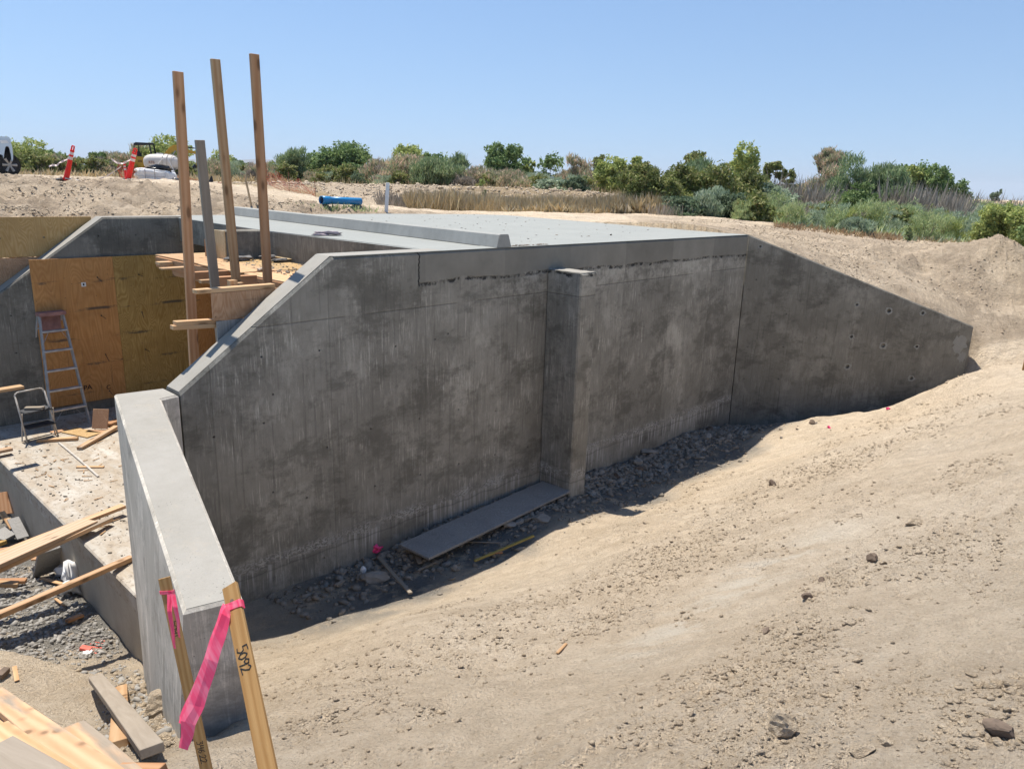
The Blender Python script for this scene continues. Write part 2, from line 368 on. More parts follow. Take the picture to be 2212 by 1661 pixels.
def mat_ply(name, a, b, dark, stains=1., wscale=1.):
    """plywood sheet: object x across, z up the sheet"""
    q = NT(name); oi = q.n('ShaderNodeObjectInfo'); off = q.ma('MULTIPLY', oi.outputs['Random'], 30.)
    mp = q.n('ShaderNodeMapping'); q.put(mp.inputs[0], q.tc.outputs['Object']); mp.inputs[3].default_value = (2.4*wscale, 2.4*wscale, .55*wscale); q.put(mp.inputs[1], q.comb(off, off, off))
    wn = q.noise(mp.outputs[0], 1.6, 2, .45, .8)
    rings = q.ma('FRACT', q.ma('MULTIPLY', wn, 26.)); rings = q.ma('ABSOLUTE', q.ma('SUBTRACT', q.ma('MULTIPLY', rings, 2.), 1.))
    st_ = q.noise(q.co(scale=(40, 40, 2)), 1., 4, .6)
    c = q.mix(q.ramp(rings, [(.1, 0), (.9, 1)]), a, b)
    c = q.mix(q.ramp(st_, [(.3, .35), (.6, 0)]), c, dark)
    bl = q.noise(q.co(), 2.2, 6, .65, .6); c = q.mix(q.ramp(bl, [(.35, .45), (.6, 0)]), c, tuple(x*.7 for x in a))
    if stains:
        z = q.sep(q.tc.outputs['Object'])[2]
        bz = q.ma('ABSOLUTE', q.ma('SUBTRACT', q.ma('FRACT', q.ma('ADD', q.ma('DIVIDE', z, .47), q.ma('MULTIPLY', q.noise(q.co(), 1.1, 4), .25))), .5))
        band = q.ma('MULTIPLY', q.rng(bz, .02, .08, 1, 0), q.rng(q.noise(q.co(scale=(1, 1, 5)), 1.6, 7, .78), .50, .60))
        c = q.mix(q.ma('MULTIPLY', band, .85*stains), c, (.06, .055, .05))
        dots = q.vor(q.co(), 9., rnd=.35); c = q.mix(q.ramp(dots, [(.0, .9), (.05, .8), (.075, 0)]), c, (.07, .05, .04))
        run = q.noise(q.co(scale=(22, 22, .7)), 1., 4, .6)
        c = q.mix(q.ma('MULTIPLY', q.rng(run, .60, .68), q.rng(q.noise(q.co(), 1.5, 3), .45, .6, 0., .55)), c, (.12, .07, .04))
    q.color(c); q.set(Roughness=.6, Specular_IOR_Level=.3); q.bump(q.ma('ADD', st_, rings), .15, .003); return q.m

# ------------------------------------------------------------------ materials
M_DIRT = mat_dirt('dirt')
M_FAR = mat_dirt('dirt_far', far=True)
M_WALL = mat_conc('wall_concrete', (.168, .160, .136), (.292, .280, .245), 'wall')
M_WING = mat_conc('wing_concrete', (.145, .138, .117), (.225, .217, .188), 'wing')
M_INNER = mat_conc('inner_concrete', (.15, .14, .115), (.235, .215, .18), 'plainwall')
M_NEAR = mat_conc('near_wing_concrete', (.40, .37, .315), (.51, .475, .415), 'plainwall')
M_CAP = mat_conc('cap_concrete', (.27, .257, .225), (.333, .32, .29), 'cap')
M_DECK = mat_conc('deck_concrete', (.265, .278, .265), (.31, .323, .305), 'slab')
M_CURB = mat_conc('curb_concrete', (.26, .265, .25), (.36, .365, .345), 'plain')
M_APRON = mat_conc('apron_concrete', (.36, .335, .29), (.50, .465, .41), 'dirty')
M_TOE = mat_conc('toe_concrete', (.30, .265, .21), (.42, .375, .305), 'plain')
M_WOOD = mat_wood('pine_lumber', (0.437, 0.257, 0.129), (0.546, 0.374, 0.218))
M_WOODR = mat_wood('fir_lumber', (0.390, 0.195, 0.094), (0.484, 0.281, 0.156))
M_WOODG = mat_wood('weathered_lumber', (0.281, 0.211, 0.148), (0.374, 0.296, 0.218), grey=.55)
M_WOODS = mat_wood('stained_lumber', (0.437, 0.265, 0.148), (0.546, 0.367, 0.226), stain=1, grey=.2)
M_WOODT = mat_wood('tan_lumber', (0.370, 0.258, 0.172), (0.464, 0.344, 0.245))
M_LATH = mat_wood('lath_wood', (0.312, 0.168, 0.058), (0.406, 0.242, 0.098), gs=3.)
M_PLYO = mat_ply('orange_plywood', (.50, .235, .075), (.60, .31, .11), (.36, .15, .05), wscale=.6)
M_PLYY = mat_ply('yellow_plywood', (.36, .215, .06), (.52, .35, .12), (.30, .17, .05))
M_PLYT = mat_ply('tan_plywood', (.40, .25, .10), (.54, .38, .19), (.30, .19, .09), stains=.0)
M_PLYG = mat_ply('weathered_plywood', (.26, .25, .235), (.34, .33, .31), (.17, .165, .155), stains=.0)
M_PLYR = mat_ply('red_plywood', (.42, .23, .12), (.54, .34, .20), (.28, .15, .08), stains=.5)

# ------------------------------------------------------------------ terrain
def tps(P, V):
    P = np.array(P, float); V = np.array(V, float); n = len(P)
    d = np.sqrt(((P[:, None]-P[None])**2).sum(-1)); K = np.where(d > 0, d*d*np.log(d+1e-12), 0) + np.eye(n)*.02
    A = np.zeros((n+3, n+3)); A[:n, :n] = K; A[:n, n] = 1; A[:n, n+1:] = P; A[n, :n] = 1; A[n+1:, :n] = P.T
    s = np.linalg.solve(A, np.r_[V, 0, 0, 0])
    def f(x, y):
        x = np.asarray(x, float); y = np.asarray(y, float); r = s[n] + s[n+1]*x + s[n+2]*y
        for (a, b), c in zip(P, s[:n]):
            d2 = (x-a)**2+(y-b)**2; r = r + c*.5*d2*np.log(d2+1e-12)
        return r
    return f
shared = [(8.4, 13.58, -1.9), (9.2, 13.6, -1.72), (10.2, 13.6, -1.7), (11.5, 13.6, -1.5), (13, 13.6, -1.2), (16, 13.6, -.9)]
Fc = [(-2.9, 6.0, -3.25), (-1.9, 7.1, -3.3), (-.7, 8.3, -3.25), (.46, 9.55, -3.2), (2.7, 11.9, -3.32), (4.1, 13.3, -3.45),
      (-1.9, 5.6, -3.1), (-1.39, 6.1, -3.15), (-.62, 6.9, -3.2), (.03, 7.55, -3.2), (1.87, 9.4, -3.32), (3.64, 11.2, -3.33), (4.8, 12.6, -3.15),
      (4.9, 13.4, -3.45), (5.7, 13.4, -3.48), (6.4, 13.4, -3.42), (7.5, 13.4, -3.05), (8.15, 13.4, -2.72), (8.75, 13.3, -2.0), (9.0, 12.9, -2.0),
      (-1.1, 2.9, -1.68), (-1.0, 3.25, -1.78), (-1.5, 4.0, -2.35), (-2.2, 4.9, -2.85), (-1.2, 4.2, -2.3), (-.6, 4.6, -2.2), (-.9, 5.4, -2.72),
      (0, 0, -.9), (-1, 0, -.9), (1.5, 1.5, -.9), (3, 3, -.9), (5, 5, -.92), (8, 8, -.92), (11, 11, -1.05),
      (1, 5, -2.08), (0, 4, -2.08), (3, 7, -2.1), (5.5, 9.5, -2.1), (7.5, 11.5, -2.05), (-.5, 2, -1.25), (0, 2, -1.15),
      (1, 7.3, -2.85), (3.5, 9.6, -2.85), (6.2, 12.2, -2.85), (2, -1, -.6), (5, 0, -.4), (10, 4, -.4), (14, 10, -.5), (-1, -1.5, -.9)] + shared
Bc = [(4.3, 13.8, -.09), (5, 13.8, -.36), (6, 13.8, -.72), (7, 13.8, -1.07), (8.1, 13.8, -1.48), (4.6, 15, -.08), (3, 17, -.08), (1, 19, -.07), (-.3, 19.6, -.06), (-3, 21, -.07), (-6, 19, .05),
      (7, 16, -.5), (9, 16, -1.0), (10.5, 18, -.62), (13, 17, -.8), (12, 15.3, -1.1), (16, 18, -.6), (8, 20, -.25), (14, 21, -.6), (18, 24, -.6), (5, 22, -.02), (0, 26, -.15), (-5, 28, -.22), (-9, 30, -.25), (8, 30, -.2), (18, 32, -.6), (30, 40, -.7),
      (-7.6, 13.6, -.05), (-9, 13, -.08), (-12, 12.6, -.1), (-5, 16, -.02), (-7.5, 16, .12), (-10, 16, .22), (-14, 16, .3), (-7.5, 19, .30), (-11, 19.5, .42), (-16, 20, .47), (-7.8, 24, .40), (-12, 25, .50), (-19, 28, .52), (-6.5, 22, .1), (-22, 24, .5),
      (-9.5, 33, .3), (-12, 35, .40), (-6, 37, .42), (0, 37, .42), (5, 37, .3), (-3, 34, -.05), (-8, 33.2, -.05), (3, 34, -.1), (9, 40, -.1), (15, 40, -.3),
      (-20, 45, .45), (-5, 45, .4), (5, 50, .36), (20, 55, -.1), (40, 60, -.5), (-35, 60, .45), (-60, 80, .4), (-20, 80, .36), (0, 80, .34), (25, 80, .15), (50, 90, -.2), (80, 110, -.3), (0, 120, .3), (-90, 120, .3), (40, 130, .1)] + shared
Lc = [(-1.46, 3.0, -1.85), (-1.64, 3.3, -2.02), (-2.2, 4.25, -2.75), (-2.75, 5.15, -3.4), (-3.12, 5.73, -3.8), (-3.45, 6.35, -3.98), (-3.7, 6.75, -4.08), (-4.3, 7.2, -4.0), (-5, 7.95, -4.05), (-6.6, 9.4, -4.1), (-7.2, 10, -4.05),
      (-1.25, 2.7, -1.62), (-1, 2, -1.3), (-1.9, 2.7, -1.75), (-1.6, 2.0, -1.4), (-2.2, 3.3, -2.12), (-2.6, 2.6, -1.8), (-3.0, 4.4, -2.85), (-3.4, 4.2, -2.75), (-3.7, 5.1, -3.2), (-4.4, 5.6, -3.3), (-4.4, 6.2, -3.78), (-5.5, 6.6, -3.7), (-7, 8, -3.9), (-3.6, 3.2, -2.2), (-5.5, 4.5, -2.7), (-8, 6, -3.0), (-9, 9, -3.9), (-1, 0, -.9), (-3, 0, -1.0), (-6, 0, -1.2), (-1, -1.5, -.9), (-10, 3, -2)]
def P2(c): return [(a, b) for a, b, _ in c], [z for _, _, z in c]
for q_ in [(1760, 905), (1830, 894), (1910, 878), (1980, 855), (2040, 832), (2092, 812)]: c_ = atY(*q_, 12.78); Fc.append((c_[0], c_[1], c_[2]))
tF, tB, tL = tps(*P2(Fc)), tps(*P2(Bc)), tps(*P2(Lc))
# near wing wall corners (plan)
zw = -1.10
A_ = ST(-10.38, .36); Bj = ST(-9.985, .30); Cj = ST(-9.985, 0.0); D_ = ST(-10.14, -.03); E_ = at(524, 1290, zw); A1 = at(395, 1322, zw)
wc0 = (A1+E_)/2; wc1 = (A_+D_)/2
def xb(y):
    """east-west position of the line that divides pit ground from slope ground: wing wall, then main wall"""
    y = np.asarray(y, float); k = (wc1[0]-wc0[0])/(wc1[1]-wc0[1])
    a = wc0[0] + (y-wc0[1])*k
    b = wc1[0] + (y-wc1[1])*(4.15-wc1[0])/(13.58-wc1[1])
    return np.where(y < wc1[1], a, np.where(y < 13.58, b, 4.15))
def Hs(x, y, side):
    """smooth terrain; side -1 left of the dividing line, +1 right of it"""
    x = np.asarray(x, float); y = np.asarray(y, float)
    s = (x-O[0])*U[0]+(y-O[1])*U[1]; t = (x-O[0])*WV[0]+(y-O[1])*WV[1]
    F = tF(x, y); L = np.minimum(tL(x, y), -.9); Bv = tB(x, y)
    back = Bv
    # left: pit, right: slope; they blend into one sheet towards the viewer
    left = np.where((t > 8.02), Bv, np.where(y > 13.58, Bv, L))
    inside = (t > .08) & (t < 8.0) & (s > -10.2)
    edge = s - (1.1*t/7.1)
    deck = inside & (s > -8.3) & (edge < -.08) & (y > 13.4)
    left = np.where(inside & (s < -.05) & (y <= 13.58), -4.05, left)
    left = np.where(deck, -4.05, left)
    right = np.where(y > 13.58, np.where(deck, -4.05, Bv), F)
    bl = sstep(2.9, 2.3, y)
    mid = .5*(F+L)
    lf = left*(1-bl) + np.where(y < 3, (F*sstep(-1.2, 1.2, x-xb(y)) + L*(1-sstep(-1.2, 1.2, x-xb(y)))), 0)*bl
    rt = right*(1-bl) + np.where(y < 3, (F*sstep(-1.2, 1.2, x-xb(y)) + L*(1-sstep(-1.2, 1.2, x-xb(y)))), 0)*bl
    return np.where(side < 0, lf, rt)
def rough(x, y, side):
    x = np.asarray(x, float); y = np.asarray(y, float)
    a = x*U[0]+y*U[1]; b = x*WV[0]+y*WV[1]
    st_ = (a-O[0]*U[0]-O[1]*U[1]); t = (x-O[0])*WV[0]+(y-O[1])*WV[1]
    n = .05*fbm(x*.9, y*.9, 3, 3) + .030*fbm(a*1.1+2, b*4.5, 4, 11)
    q = sstep(-.15, .35, fbm(x*.55+7, y*.55, 3, 31))
    n += q*.024*fbm(x*9, y*9, 4, 5, .68)
    n += (.25+q)*.014*np.abs(fbm(x*21, y*21, 3, 6, .7))
    n += .009*fbm(x*6, y*6, 3, 8)
    # ridges left by the excavator
    n += .05*np.abs(fbm(a*.5, b*2.2+1.5, 3, 23))*sstep(-1.6, -3.0, t)
    n += .010*np.sin((b+.05*fbm(a*1.2, b*1.2, 2, 29))*6.283/.11)*sstep(.05, .3, fbm(a*.5+4, b*.9, 3, 27))*sstep(-1.6, -3.0, t)*sstep(11.5, 10, y)
    emb = sstep(7.9, 8.6, t)*sstep(-.5, -2.5, x)*sstep(36, 30, y)
    bf = (y > 13.6)*sstep(0., .6, (x-4)-(y-13.4)*-.6)*sstep(24, 19, y)*(x > 3); n += bf*(.07*np.abs(fbm(x*2.5, y*2.5, 5, 51, .68)) + .03*np.abs(fbm(x*8, y*8, 3, 52, .7)))
    n += sstep(-3.4-.9, -3.4, t)*sstep(-3.4+.8, -3.4, t)*(side > 0)*(y < 13.3)*.035*np.abs(fbm(x*7, y*7, 4, 53, .72))
    flat = sstep(19.5, 21.5, y)*.75
    big = .20*fbm(x*1.3, y*1.3, 5, 41, .62) + .17*np.abs(fbm(x*2.6, y*2.6, 5, 43, .66))
    n += emb*(1-flat)*big*1.35*(1-sstep(-3.5, -1.5, x))
    berm = np.exp(-((y-36.5)/2.2)**2)*sstep(9, 3, x)*sstep(-14, -9, x)
    n += berm*.35*np.abs(fbm(x*1.1, y*1.1, 4, 47))
    md = np.sqrt((x-10.3)**2+(y-16.6)**2)
    n += np.maximum(0, 1.02-md*.62)*(.9+.25*fbm(x*2, y*2, 4, 61)) 
    md2 = np.sqrt((x-8.4)**2+((y-16.8)*1.2)**2); n += .25*np.exp(-(md2/1.2)**2)*(.6+fbm(x*2, y*2, 3, 62))
    # the hummock in the pit
    n += (side < 0)*.30*np.exp(-(((x+3.5)*.8)**2+((y-4.95)*1.9)**2))*sstep(6.3, 5.6, y)
    return n
def Hg(x, y, side=None):
    x = np.asarray(x, float); y = np.asarray(y, float)
    if side is None: side = np.where(x < xb(y), -1, 1)
    return Hs(x, y, side) + rough(x, y, side)
def gz(x, y): return float(Hg(np.array([x]), np.array([y]))[0])
def gnd(px, py, far=40, up=0.):
    v = ray(px, py); v = v/abs(v[1]); ys = np.concatenate([np.arange(.8, 16, .04), np.arange(16, far, .15)])
    P = C[None] + v[None]*ys[:, None]; h = Hg(P[:, 0], P[:, 1]); k = np.argmax(P[:, 2] <= h+up)
    return np.array([P[k, 0], P[k, 1], h[k]+up])

def fan_rows():
    r = [-1.5, -.8, -.2, .3]; y = .7
    while y < 24: r.append(y); y += max(.016, y*.0080)
    r = np.array(r); r = r[(r < 13.40) | (r > 13.78)]; return np.sort(np.r_[r, 13.46, 13.70])
def masks(x, y, side):
    s = (x-O[0])*U[0]+(y-O[1])*U[1]; t = (x-O[0])*WV[0]+(y-O[1])*WV[1]
    n1 = fbm(x*1.5, y*1.5, 4, 71)
    g = sstep(-1.45, -.9, t + .35*n1)*(side > 0)*(t < .2)*sstep(-10.6, -8.2, s+.4*n1)*(y < 13.6)
    pit = (side < 0)*(s < -10)*(t < 8)*(y < 13)*sstep(-12.6, -11.8, s + .45*n1)*sstep(.5, 1.4, t + .5*n1)
    wingfoot = (side < 0)*(y < 6.4)*np.exp(-np.maximum(0, (xb(y)-x-.12))/.28)*sstep(2.6, 3.3, y)
    g = np.clip(g + pit*.9 + wingfoot, 0, 1)
    pale = np.exp(-(((t+4.45+.10*(s+8))/.24)**2))*sstep(-9.9, -8.9, s)*sstep(-6.4, -7.8, s)
    road = np.zeros_like(x)
    grass = sstep(.05, .3, fbm(x*.2, y*.2, 3, 77)+.1)*sstep(24, 34, y)
    return g, pale*.8, grass
def add_mask(me, x, y, side):
    a = me.color_attributes.new('mask', 'FLOAT_COLOR', 'POINT'); g, p, s = masks(x, y, side)
    a.data.foreach_set('color', np.stack([g, p, s, np.ones_like(g)], -1).astype(np.float32).ravel())
    t = (x-O[0])*WV[0]+(y-O[1])*WV[1]; bk = sstep(7.9, 8.4, t)*sstep(-.5, -2.5, x)*sstep(23, 20.5, y) + .9*np.exp(-((y-36.5)/2.5)**2)*sstep(8, 3, x)*sstep(-14, -9, x) + .85*sstep(-.8, .3, (x-4)-(y-13.4)*-.5)*(y > 13.55)*sstep(24, 18, y)*(x > 3)
    b_ = me.attributes.new('bank', 'FLOAT', 'POINT'); b_.data.foreach_set('value', (np.clip(bk, 0, 1)*(.75+.25*np.clip(fbm(x*1.5, y*1.5, 3, 83)*3, -1, 1))).astype(np.float32))
rows = fan_rows(); NR, NL = 560, 240
rr_ = (np.linspace(0, 1, NR)); ll_ = np.linspace(0, 1, NL)**1.0
Xs, Ys, Ss = [], [], []
for y in rows:
    b = float(xb(y)); wr = max(3.5, .80*max(y, 0)+3.0 - b + (0 if y > 0 else 2)); wl = max(3.0, .78*max(y, 0)+2.6 + b)
    xl = b - .045 - wl*(ll_[::-1]**1.15); xr = b + .045 + wr*rr_
    Xs.append(np.r_[xl, xr]); Ys.append(np.full(NL+NR, y)); Ss.append(np.r_[-np.ones(NL), np.ones(NR)])
X = np.array(Xs); Y = np.array(Ys); S = np.array(Ss)
Z = Hs(X, Y, S) + rough(X, Y, S)
def grid_me(X, Y, Z, name, smooth=True):
    r, c = X.shape; idx = np.arange(r*c).reshape(r, c)
    Fq = np.stack([idx[:-1, :-1], idx[:-1, 1:], idx[1:, 1:], idx[1:, :-1]], -1).reshape(-1, 4)
    return np_me(np.stack([X, Y, Z], -1).reshape(-1, 3), Fq, name, smooth)
me = grid_me(X, Y, Z, 'ground'); add_mask(me, X.ravel(), Y.ravel(), S.ravel())
tag(obj('ground', me, M_DIRT), kind='structure')
# the plain beyond, one sheet to the horizon
fr = [11.8]
while fr[-1] < 9000: fr.append(fr[-1]*1.012 if fr[-1] < 130 else fr[-1]*1.25)
fr = np.array(fr); fx = np.linspace(-1, 1, 460)
X2 = fx[None]*(fr[:, None]*.95+1); Y2 = np.repeat(fr[:, None], 460, 1)
tt = (X2-O[0])*WV[0]+(Y2-O[1])*WV[1]
Xc = np.clip(X2, -120, 120); Yc = np.clip(Y2, 0, 130)
Zb = tB(Xc, Yc) ; blend = sstep(70, 120, Y2); Zb = Zb*(1-blend)+.22*blend
Zb = Zb + rough(X2, Y2, np.ones_like(X2))*(1-sstep(60, 110, Y2)) + .05*fbm(X2*.2, Y2*.2, 3, 9)
# under the near sheet this one lies lower
inn = (Y2 < 23.3); Zb = np.where(inn, Zb-.06, Zb)
hole = (Y2 < 13.9) | ((tt < 8.15) & (Y2 < 21)); Zb = np.where(hole & (X2 < 7), -4.6, Zb); Zb = np.where((Y2 < 13.9) & (X2 >= 7), Zb-2.2, Zb)
Zb = np.where((tt < 8.15) & (Y2 < 22), np.where(X2 < 3.9-(Y2-13.43)*.78, -4.6, Zb), Zb)
me = grid_me(X2, Y2, Zb, 'plain'); add_mask(me, X2.ravel(), Y2.ravel(), np.ones(X2.size))
tag(obj('terrain', me, M_FAR), kind='structure')

# ------------------------------------------------------------------ concrete
CM = Matrix.Translation(Vector(O)) @ Matrix.Rotation(math.atan2(U[1], U[0]), 4, 'Z')
def wall_holes(poly, T, holes, bevel_e=None, bev=.02, depth=.035, front=-1):
    """poly in (x, z), thickness T along +y; y=0 is the visible face; holes (x, z, r) are cupped into it"""
    bm = bmesh.new(); n = len(poly)
    a = [bm.verts.new((x, 0, z)) for x, z in poly]; b = [bm.verts.new((x, T, z)) for x, z in poly]
    ff = bm.faces.new(a); bm.faces.new(b[::-1])
    for i in range(n): bm.faces.new((a[(i+1) % n], a[i], b[i], b[(i+1) % n]))
    if bevel_e:
        es = []
        for i in bevel_e:
            for q in (a, b):
                e = bm.edges.get((q[i], q[(i+1) % n]))
                if e: es.append(e)
        bmesh.ops.bevel(bm, geom=es, offset=bev, segments=1, affect='EDGES')
    ff = [f for f in bm.faces if all(abs(v.co.y) < 1e-6 for v in f.verts)][0]
    ol = [v.co.copy() for v in ff.verts]; bmesh.ops.delete(bm, geom=[ff], context='FACES_ONLY')
    P = [Vector((v.x, v.z)) for v in ol]; fl = [list(range(len(ol)))]; K = 10
    for x, z, r in holes:
        k = len(P); P += [Vector((x+r*math.cos(2*math.pi*i/K), z+r*math.sin(2*math.pi*i/K))) for i in range(K)]; fl.append(list(range(k, k+K)))
    vo, eo, fo, vm, em, fm = delaunay_2d_cdt(P, [], fl, 0, 1e-5, True)
    nv = [bm.verts.new((p.x, 0, p.y)) for p in vo]
    for f, mm in zip(fo, fm):
        if mm == [0] or (0 in mm and len(mm) == 1): 
            bm.faces.new([nv[i] for i in f])
    for x, z, r in holes:
        ring = sorted([v for v in nv if abs((v.co.x-x)**2+(v.co.z-z)**2-r*r) < 1e-5], key=lambda v: math.atan2(v.co.z-z, v.co.x-x))
        if len(ring) < 6: continue
        inn_ = [bm.verts.new((x+(v.co.x-x)*.75, depth, z+(v.co.z-z)*.75)) for v in ring]; kk = len(ring)
        for i in range(kk): bm.faces.new((ring[i], ring[(i+1) % kk], inn_[(i+1) % kk], inn_[i]))
        bm.faces.new(inn_)
    bmesh.ops.remove_doubles(bm, verts=bm.verts, dist=1e-5)
    return bm_me(bm)

culv = empty('box_culvert', (0, 0, 0), M=CM, label='grey concrete box culvert with flat pale deck and long dark shaded side wall', cat='culvert')
hl = []
for px, py in [(565, 771), (690, 757), (855, 748), (940, 733), (968, 721), (565+5, 914), (801, 926), (906, 904), (990, 885), (1071, 888), (1142, 868), (1140, 965), (1069, 982), (991, 1002), (908, 1025), (810, 1050),
               (462, 944), (590, 1063), (707, 966), (700, 1205), (663, 1075), (809, 1175), (1065, 1078), (1135, 1060), (1010, 1098),
               (1340, 690), (1410, 672), (1480, 660), (1548, 648), (1468, 716), (1316, 835), (1381, 848), (1470, 810), (1540, 800), (1415, 886), (1365, 902), (1325, 920), (1556, 875), (1493, 885), (1520, 730), (1445, 930), (590, 852)]:
    q = st(atw(px, py, 0)); hl.append((q[0], q[2], .011))
wl = wall_holes([(-9.97, -4.4), (0, -4.4), (0, 0), (-8.43, 0), (-9.97, -1.08)], .30, hl, bevel_e=(2, 3), bev=.026)
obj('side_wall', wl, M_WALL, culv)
# pale concrete of the sloping cap and flat edge of the wall, a thin trowelled skin on its top
def cap(poly, parent, name='wall_cap', mat=M_CAP, y0=.028, y1=.30-.028, th=.012):
    bm = bmesh.new(); lo = []; 
    for (x, z) in poly: lo.append((bm.verts.new((x, y0, z+.003)), bm.verts.new((x, y1, z+.003))))
    for i in range(len(lo)-1): bm.faces.new((lo[i][0], lo[i+1][0], lo[i+1][1], lo[i][1]))
    bmesh.ops.subdivide_edges(bm, edges=bm.edges, cuts=3)
    return obj(name, bm_me(bm), mat, parent)
cap([(-9.97, -1.08), (-8.43, 0.004), (-7.0, .004)], culv)
# far wall with its own slope
fw_ = wall_holes([(-11.2, -4.4), (0, -4.4), (0, -.42), (-6.6, -.42), (-6.6, 0), (-8.0, 0), (-11.2, -2.25)], .35, [(x, z, .012) for x in (-9.5, -10.1, -8.9, -8.1, -7.5) for z in (-.3-.61*0, -1.5, -2.1)], bevel_e=(4, 5), bev=.02)
obj('far_wall', fw_, M_INNER, culv, Matrix.Translation((0, 7.5, 0)))
cap([(-11.2, -2.25), (-8.0, .004), (-6.6, .004)], culv, y0=7.522, y1=7.83)
# deck: plan polygon, one slab
deck = [(-7.0, .30), (0, .30), (0, .0), (0, .0)]
deck = [(-7.05, .302), (.045, .302), (1.1, 7.1), (.5, 7.55), (-1.75, 8.12), (-6.598, 8.05), (-6.598, 7.36), (-6.80, 7.36), (-7.13, 3.76)]
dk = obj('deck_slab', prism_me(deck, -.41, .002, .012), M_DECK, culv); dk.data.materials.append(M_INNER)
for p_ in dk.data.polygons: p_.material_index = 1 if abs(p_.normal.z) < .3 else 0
obj('deck_edge', prism_me([(-8.40, .003), (-.004, .003), (-.004, .31), (-8.40, .31)], .0021, .0061, 0), M_DECK, culv)
# middle wall and its nose
obj('middle_wall', prism_me([(-7.66, 3.78), (-7.03, 3.72), (-7.0, 4.1), (-7.66, 4.1)], -4.0, -.003, .01), M_INNER, culv)
obj('middle_wall', prism_me([(-6.95, 3.72), (-.2, 3.72), (-.2, 4.05), (-6.95, 4.05)], -4.0, -.412), M_INNER, culv)
# curb, trapezoid section, slightly skewed across the deck
c0 = st(at(1041, 533, 0)); c1 = st(at(490, 464, 0)); cdv = Vector((c1[0]-c0[0], c1[1]-c0[1], 0)).normalized()
c0 = Vector((c0[0], .012, 0)); L_ = 8.05/cdv.y; nrm = Vector((cdv.y, -cdv.x, 0)); 
bm = bmesh.new(); sec = [(0, .0085), (.035, .15), (.05, .158), (.165, .158), (.18, .15), (.225, .0085)]
K = 40; ring = []
for i in range(K+1):
    p = c0 + cdv*(L_*i/K); w_ = .004*math.sin(i*1.7)
    ring.append([bm.verts.new(p + nrm*(a+w_) + Vector((0, 0, b_))) for a, b_ in sec])
for i in range(K):
    for j in range(5): bm.faces.new((ring[i][j], ring[i+1][j], ring[i+1][j+1], ring[i][j+1]))
bm.faces.new(ring[0]); bm.faces.new(ring[-1][::-1])
obj('curb', bm_me(bm), M_CURB, culv)
# buttress against the outside of the wall
bt = wall_holes([(-5.27, -4.2), (-4.95, -4.2), (-4.95, -.30), (-5.27, -.30)], .55, [], bevel_e=(1, 2, 3), bev=.018)
obj('buttress', bt, M_WALL, culv, Matrix.Translation((0, -.552, 0)))
bm = bmesh.new(); bm_box(bm, -5.245, -4.975, -.53, -.01, -.2995, -.293); bmesh.ops.subdivide_edges(bm, edges=bm.edges, cuts=5, use_grid_fill=True)
for v in bm.verts: v.co += Vector((random.uniform(-.006, .006), random.uniform(-.008, .008), random.uniform(-.003, .003)))
obj('buttress_cap', bm_me(bm), M_CAP, culv)
# back closure of the cells
obj('end_wall', box_me(-.35, -.05, .35, 7.45, -4, -.43), M_INNER, culv)

# right wing wall, its joint to the main wall left open 12 mm
WM = Matrix.Translation((O[0], O[1], 0))
RWp = [(.014, -4.4), (4.2, -4.4), (4.2, -1.49), (.014, 0)]
rh = []
for zx, zy, r in [(283, 393, 9), (222, 876, 8), (196, 1104, 8), (172, 1322, 8), (502, 640, 9), (478, 875, 9), (443, 1105, 9), (412, 1328, 8), (530, 428, 7), (555, 230, 9), (787, 345, 9), (1027, 446, 9), (755, 562, 8), (720, 811, 7), (685, 1043, 8),
                  (1010, 571, 14), (970, 802, 16), (941, 1017, 20), (1240, 616, 20), (1197, 866, 22), (1483, 632, 16), (1440, 873, 14), (1401, 1101, 18), (313, 153, 12)]:
    q = onpl((1750+zx/2.949)/1.1302, (550+zy/2.949)/1.1302, O, np.array([0, 1., 0])); rh.append((q[0]-O[0], q[2], r*.0013 if r < 10 else r*.0018))
wing = empty('wing_wall', (0, 0, 0), M=WM, label='dark grey wing wall with sloping top, right of the culvert side wall', cat='wing wall')
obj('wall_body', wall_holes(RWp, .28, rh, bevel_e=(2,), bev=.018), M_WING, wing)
cap([(.02, -.002), (4.17, -1.48)], wing, y0=.02, y1=.26)
patch = NT('cement_patch'); pg = patch.co(); patch.color(patch.mix(patch.noise(pg, 14, 5), (.21, .21, .195), (.30, .30, .275))); patch.set(Roughness=.9); M_PATCH = patch.m
def blob_disc(bm, c, r, n=14, seed=0, y=-.003, asp=1.):
    rr = random.Random(seed); vs_ = [bm.verts.new((c[0]+r*rr.uniform(.6, 1.3)*math.cos(6.283*i/n)*asp, y, c[1]+r*rr.uniform(.6, 1.3)*math.sin(6.283*i/n))) for i in range(n)]
    bm.faces.new(vs_)

bm = bmesh.new()
for i_, (hx0, hz0, hr) in enumerate(rh):
    if hr < .02: continue
    rr = random.Random(i_); K_ = 18; a_ = [bm.verts.new((hx0+hr*1.02*math.cos(6.2832*k/K_), -.0015, hz0+hr*1.02*math.sin(6.2832*k/K_))) for k in range(K_)]
    b_ = [bm.verts.new((hx0+hr*rr.uniform(1.4, 2.4)*math.cos(6.2832*k/K_), -.0015, hz0+hr*rr.uniform(1.3, 2.2)*math.sin(6.2832*k/K_))) for k in range(K_)]
    for k in range(K_): bm.faces.new((a_[k], a_[(k+1) % K_], b_[(k+1) % K_], b_[k]))
blob_disc(bm, (4.02, -1.80), .16, 22, 3, -.0015, .8); blob_disc(bm, (4.08, -2.05), .10, 18, 5, -.0022, .7)
wp = obj('cement_patch', bm_me(bm), M_PATCH, wing)
